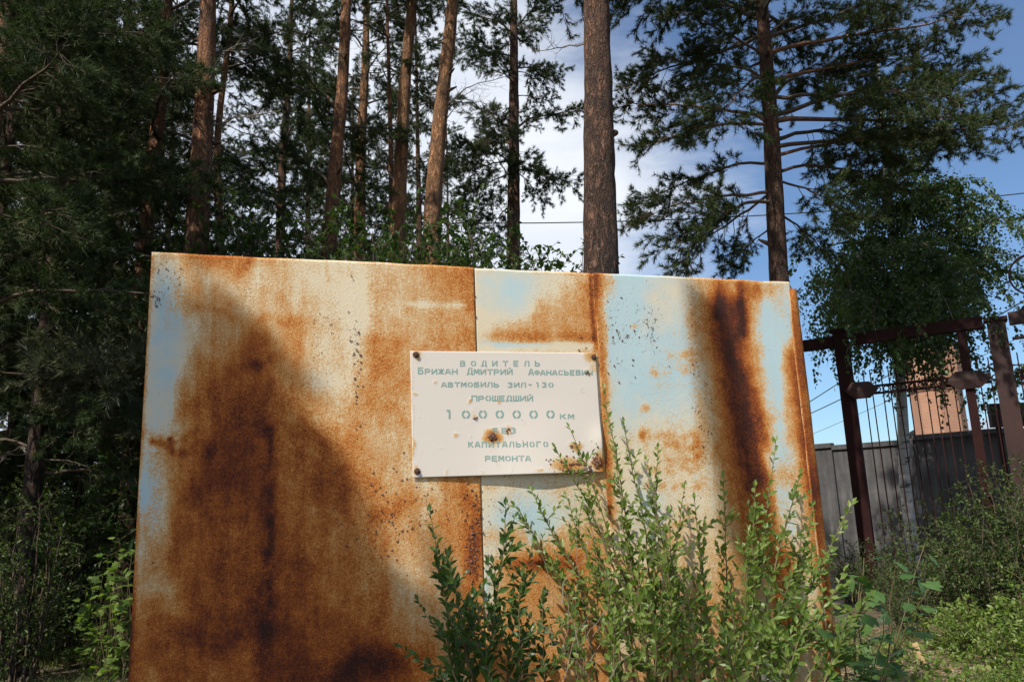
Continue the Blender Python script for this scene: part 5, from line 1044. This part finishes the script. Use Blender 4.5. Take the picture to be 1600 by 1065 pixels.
def hub(sx, sy, ex, ey, dd, n, dp=15.2, base=None):
    b_ = base or bb; s, e = at(sx, sy, dp), at(ex, ey, dp+dd); return (s.x-b_.x, s.y-b_.y, s.z, e.x-b_.x, e.y-b_.y, e.z, n)
birch_crown(birch, [hub(1405, 540, 1290, 420, -.5, 26), hub(1402, 500, 1265, 440, .8, 18), hub(1402, 480, 1330, 400, -1.2, 26), hub(1405, 540, 1500, 430, .3, 30), hub(1403, 500, 1560, 400, .7, 26), hub(1400, 440, 1540, 350, -.9, 30), hub(1400, 430, 1350, 380, 1.2, 26), hub(1395, 380, 1480, 290, .6, 30), hub(1390, 350, 1500, 280, -.4, 26), hub(1385, 300, 1420, 250, .6, 24), hub(1388, 320, 1340, 280, -.2, 24), hub(1405, 530, 1450, 470, -1.2, 36), hub(1405, 520, 1370, 460, -1.1, 34), hub(1400, 450, 1590, 400, .2, 16), hub(1405, 520, 1520, 450, -.2, 26), hub(1404, 530, 1320, 450, .2, 22), hub(1380, 240, 1360, 150, .2, 16), hub(1380, 240, 1430, 180, .2, 14), hub(1402, 470, 1430, 430, .2, 36), hub(1404, 500, 1440, 530, -3.4, 30), hub(1404, 480, 1490, 500, -3.6, 26), hub(1404, 490, 1365, 520, -3.2, 24), hub(1404, 520, 1470, 550, -2.2, 14), hub(1404, 490, 1330, 470, -3.2, 20), hub(1402, 470, 1540, 430, -3.0, 26), hub(1402, 460, 1320, 440, -2.8, 22), hub(1400, 420, 1460, 400, -2.6, 30), hub(1402, 510, 1340, 520, -2.2, 14), hub(1388, 330, 1530, 330, .2, 20), hub(1390, 350, 1310, 350, .2, 18), hub(1390, 340, 1450, 330, -1, 22), hub(1385, 300, 1370, 290, -1, 18), hub(1404, 520, 1275, 480, .3, 16), hub(1395, 400, 1270, 400, -.3, 16), hub(1395, 400, 1575, 350, .6, 18), hub(1404, 540, 1420, 560, -1.2, 16)])
b2_ = at(1625, 650, 15.0); br2 = thing('birch_tree', 'second birch at the right edge, leaves behind the right fence post', 'birch tree', (b2_.x+.3, b2_.y, 0))
mb = MB(); trunk_mesh(mb, [(0, 0, -.1), (.1, 0, 3), (.2, 0, 6)], [.13, .1, .04], 12, .04, 9); mb.obj('trunk', 'birch', br2, True)
birch_crown(br2, [(0, 0, 3.0, -.75, -.2, 3.6, 9), (0, 0, 3.4, -.6, .3, 3.9, 8), (0, 0, 3.4, 1, .3, 4.2, 14), (.1, 0, 4, .8, -.5, 5.2, 14)])

# ------------------------------------------------------------------ cables
def cable(label, a, b, r, sag, group='overhead cables'):
    mb = MB(); P = curve(a, b, 40, sag=-sag); tube(mb, P, r, 5); o = mb.obj('power_cable', 'cable', None, True); tag(o, label, 'cable', group)
cable('long thin black cable crossing the whole sky behind the pines', at(300, 335, 20), at(1900, 262, 20), .016, .028)
cable('upper cable sloping up from the board edge toward the birch', at(1200, 668, 30), at(1760, 285, 17), .017, .01)
cable('lower cable sloping up behind the fence post', at(1200, 675, 30), at(1760, 375, 17), .017, .016)
cable('faintest thin cable low beside the board edge', at(1200, 705, 34), at(1760, 440, 18), .008, .012)
def utility_pole(x, y, h, label):
    o = thing('utility_pole', label, 'pole', (x, y, 0)); mb = MB(); tube(mb, curve((0, 0, -.1), (0, 0, h), 6), np.linspace(.13, .09, 6), 10); mb.obj('pole', 'pole', o, True); mb = MB(); box(mb, (-.7, -.12, h-.5), (.7, -.02, h-.4)); mb.obj('crossarm', 'pole', o)
p = at(300, 335, 20); utility_pole(p.x, p.y+.1, p.z+.2, 'grey pole hidden among the left pines')
p = at(1900, 262, 20); utility_pole(p.x, p.y+.1, p.z+.2, 'grey pole beyond the right edge of view')

# ------------------------------------------------------------------ ground cover
def scatter(n, pxr, depr, face=None):
    px = rng.uniform(*pxr, n); d = depr[0]+(depr[1]-depr[0])*rng.uniform(0, 1, n)**1.2; r0 = np.array(tuple(ray(0, 760))); r1 = np.array(tuple(ray(1600, 760)))
    x0, x1 = r0[0]/r0[1], r1[0]/r1[1]; x = (x0+(x1-x0)*px/1600)*d; return x, d, terrain(x, d)
mb = MB()
for pxr, dr, n, h in (((1280, 1700), (4.2, 9.5), 9000, .16), ((-60, 230), (7.2, 12), 9000, .15), ((200, 1300), (5.5, 9), 3000, .2)):
    x, y, z = scatter(n, pxr, dr); clump = vnoise(np.stack([x*1.5, y*1.5, 0*x], -1), 77) > -.12; x, y, z = x[clump], y[clump], z[clump]; n = len(x)
    P = np.stack([x, y, z-.01], 1); D = unit(np.stack([rng.normal(size=n)*.4, rng.normal(size=n)*.4, np.ones(n)], 1)); L = h*rng.uniform(.4, 1.4, n)
    S = unit(np.cross(D, rvec(n)))*.0035; M_ = P+D*L[:, None]*.55; T_ = P+D*L[:, None]+rng.normal(size=(n, 3))*np.array([.04, .04, .01])
    V = np.stack([P-S, P+S, M_+S*.7, M_-S*.7, T_], 1).reshape(-1, 3); i = np.arange(n)*5
    mb.add(V, np.stack([i, i+1, i+2, i+3], -1)); mb.f.append(np.stack([i+3, i+2, i+4], -1)+mb.n-len(V))
tag(mb.obj('grass', 'grass'), 'uneven green grass and weeds', None, None, 'stuff')
mb = MB()
for pxr, dr, n in (((1280, 1700), (4.2, 10), 9000), ((-60, 230), (6.5, 13), 5000)):
    x, y, z = scatter(n, pxr, dr); P = np.stack([x, y, z+rng.uniform(.002, .03, n)], 1); a = rng.uniform(0, 6.28, n); D = unit(np.stack([np.cos(a), np.sin(a), rng.normal(size=n)*.25], 1)); needles(mb, P, D, rng.uniform(.05, .2, n), .003)
tag(mb.obj('litter', 'straw'), kind='stuff')
mb = MB(); x, y, z = scatter(3200, (1290, 1660), (4.3, 8.5)); ok = vnoise(np.stack([x*1.1, y*1.1, 0*x], -1), 78) > -.02; x, y, z = x[ok], y[ok], z[ok]
n = len(x); leaves(mb, np.stack([x, y, z+rng.uniform(.02, .16, n)], 1), unit(rvec(n)+np.array([0, 0, .2])), rng.uniform(.03, .075, n), .6); tag(mb.obj('ground_cover', 'leaf'), kind='stuff')
g = ground_at(1425, 9.0); g = at(1425, 935, 7.9); o = thing('wood_chip', 'pale split wood piece lying on the dry patch at right', 'wood', (g.x, g.y, float(terrain(g.x, g.y)))); mb = MB()
mb.add([(-.03, 0, 0), (.04, -.02, 0), (.05, .05, .02), (-.02, .06, .02), (-.05, .01, .17), (-.01, -.01, .19), (0, .05, .17), (-.04, .06, .15)], [(0, 3, 2, 1), (4, 5, 6, 7), (0, 1, 5, 4), (1, 2, 6, 5), (2, 3, 7, 6), (3, 0, 4, 7)]); mb.obj('chip', 'chip', o)
TW = []
for k in range(5):
    g = at((1395, 1420, 1450, 1480, 1520)[k], 930, rng.uniform(6.4, 8.8)); mb = MB(); zt = float(terrain(g.x, g.y))
    tube(mb, curve((-.3, 0, .02), (.3, rng.uniform(-.2, .2), rng.uniform(.02, .1)), 7, wob=.08), np.linspace(.008, .003, 7), 4)
    o = mb.obj('fallen_twig', 'twig_grey', None, True); o.location = (g.x, g.y, zt); o.rotation_euler.z = rng.uniform(0, 6.28); o.name = 'fallen_twig'; TW.append(o)
for o, lab in zip(TW, ('dry twig nearest the climber, on the dry patch', 'dry twig beside the pale wood piece', 'dry twig just right of the pale wood piece', 'dry twig at the right border of the dry patch', 'dry twig among the weeds right of the dry patch')):
    tag(o, lab, 'twig', 'fallen twigs on the dry patch')
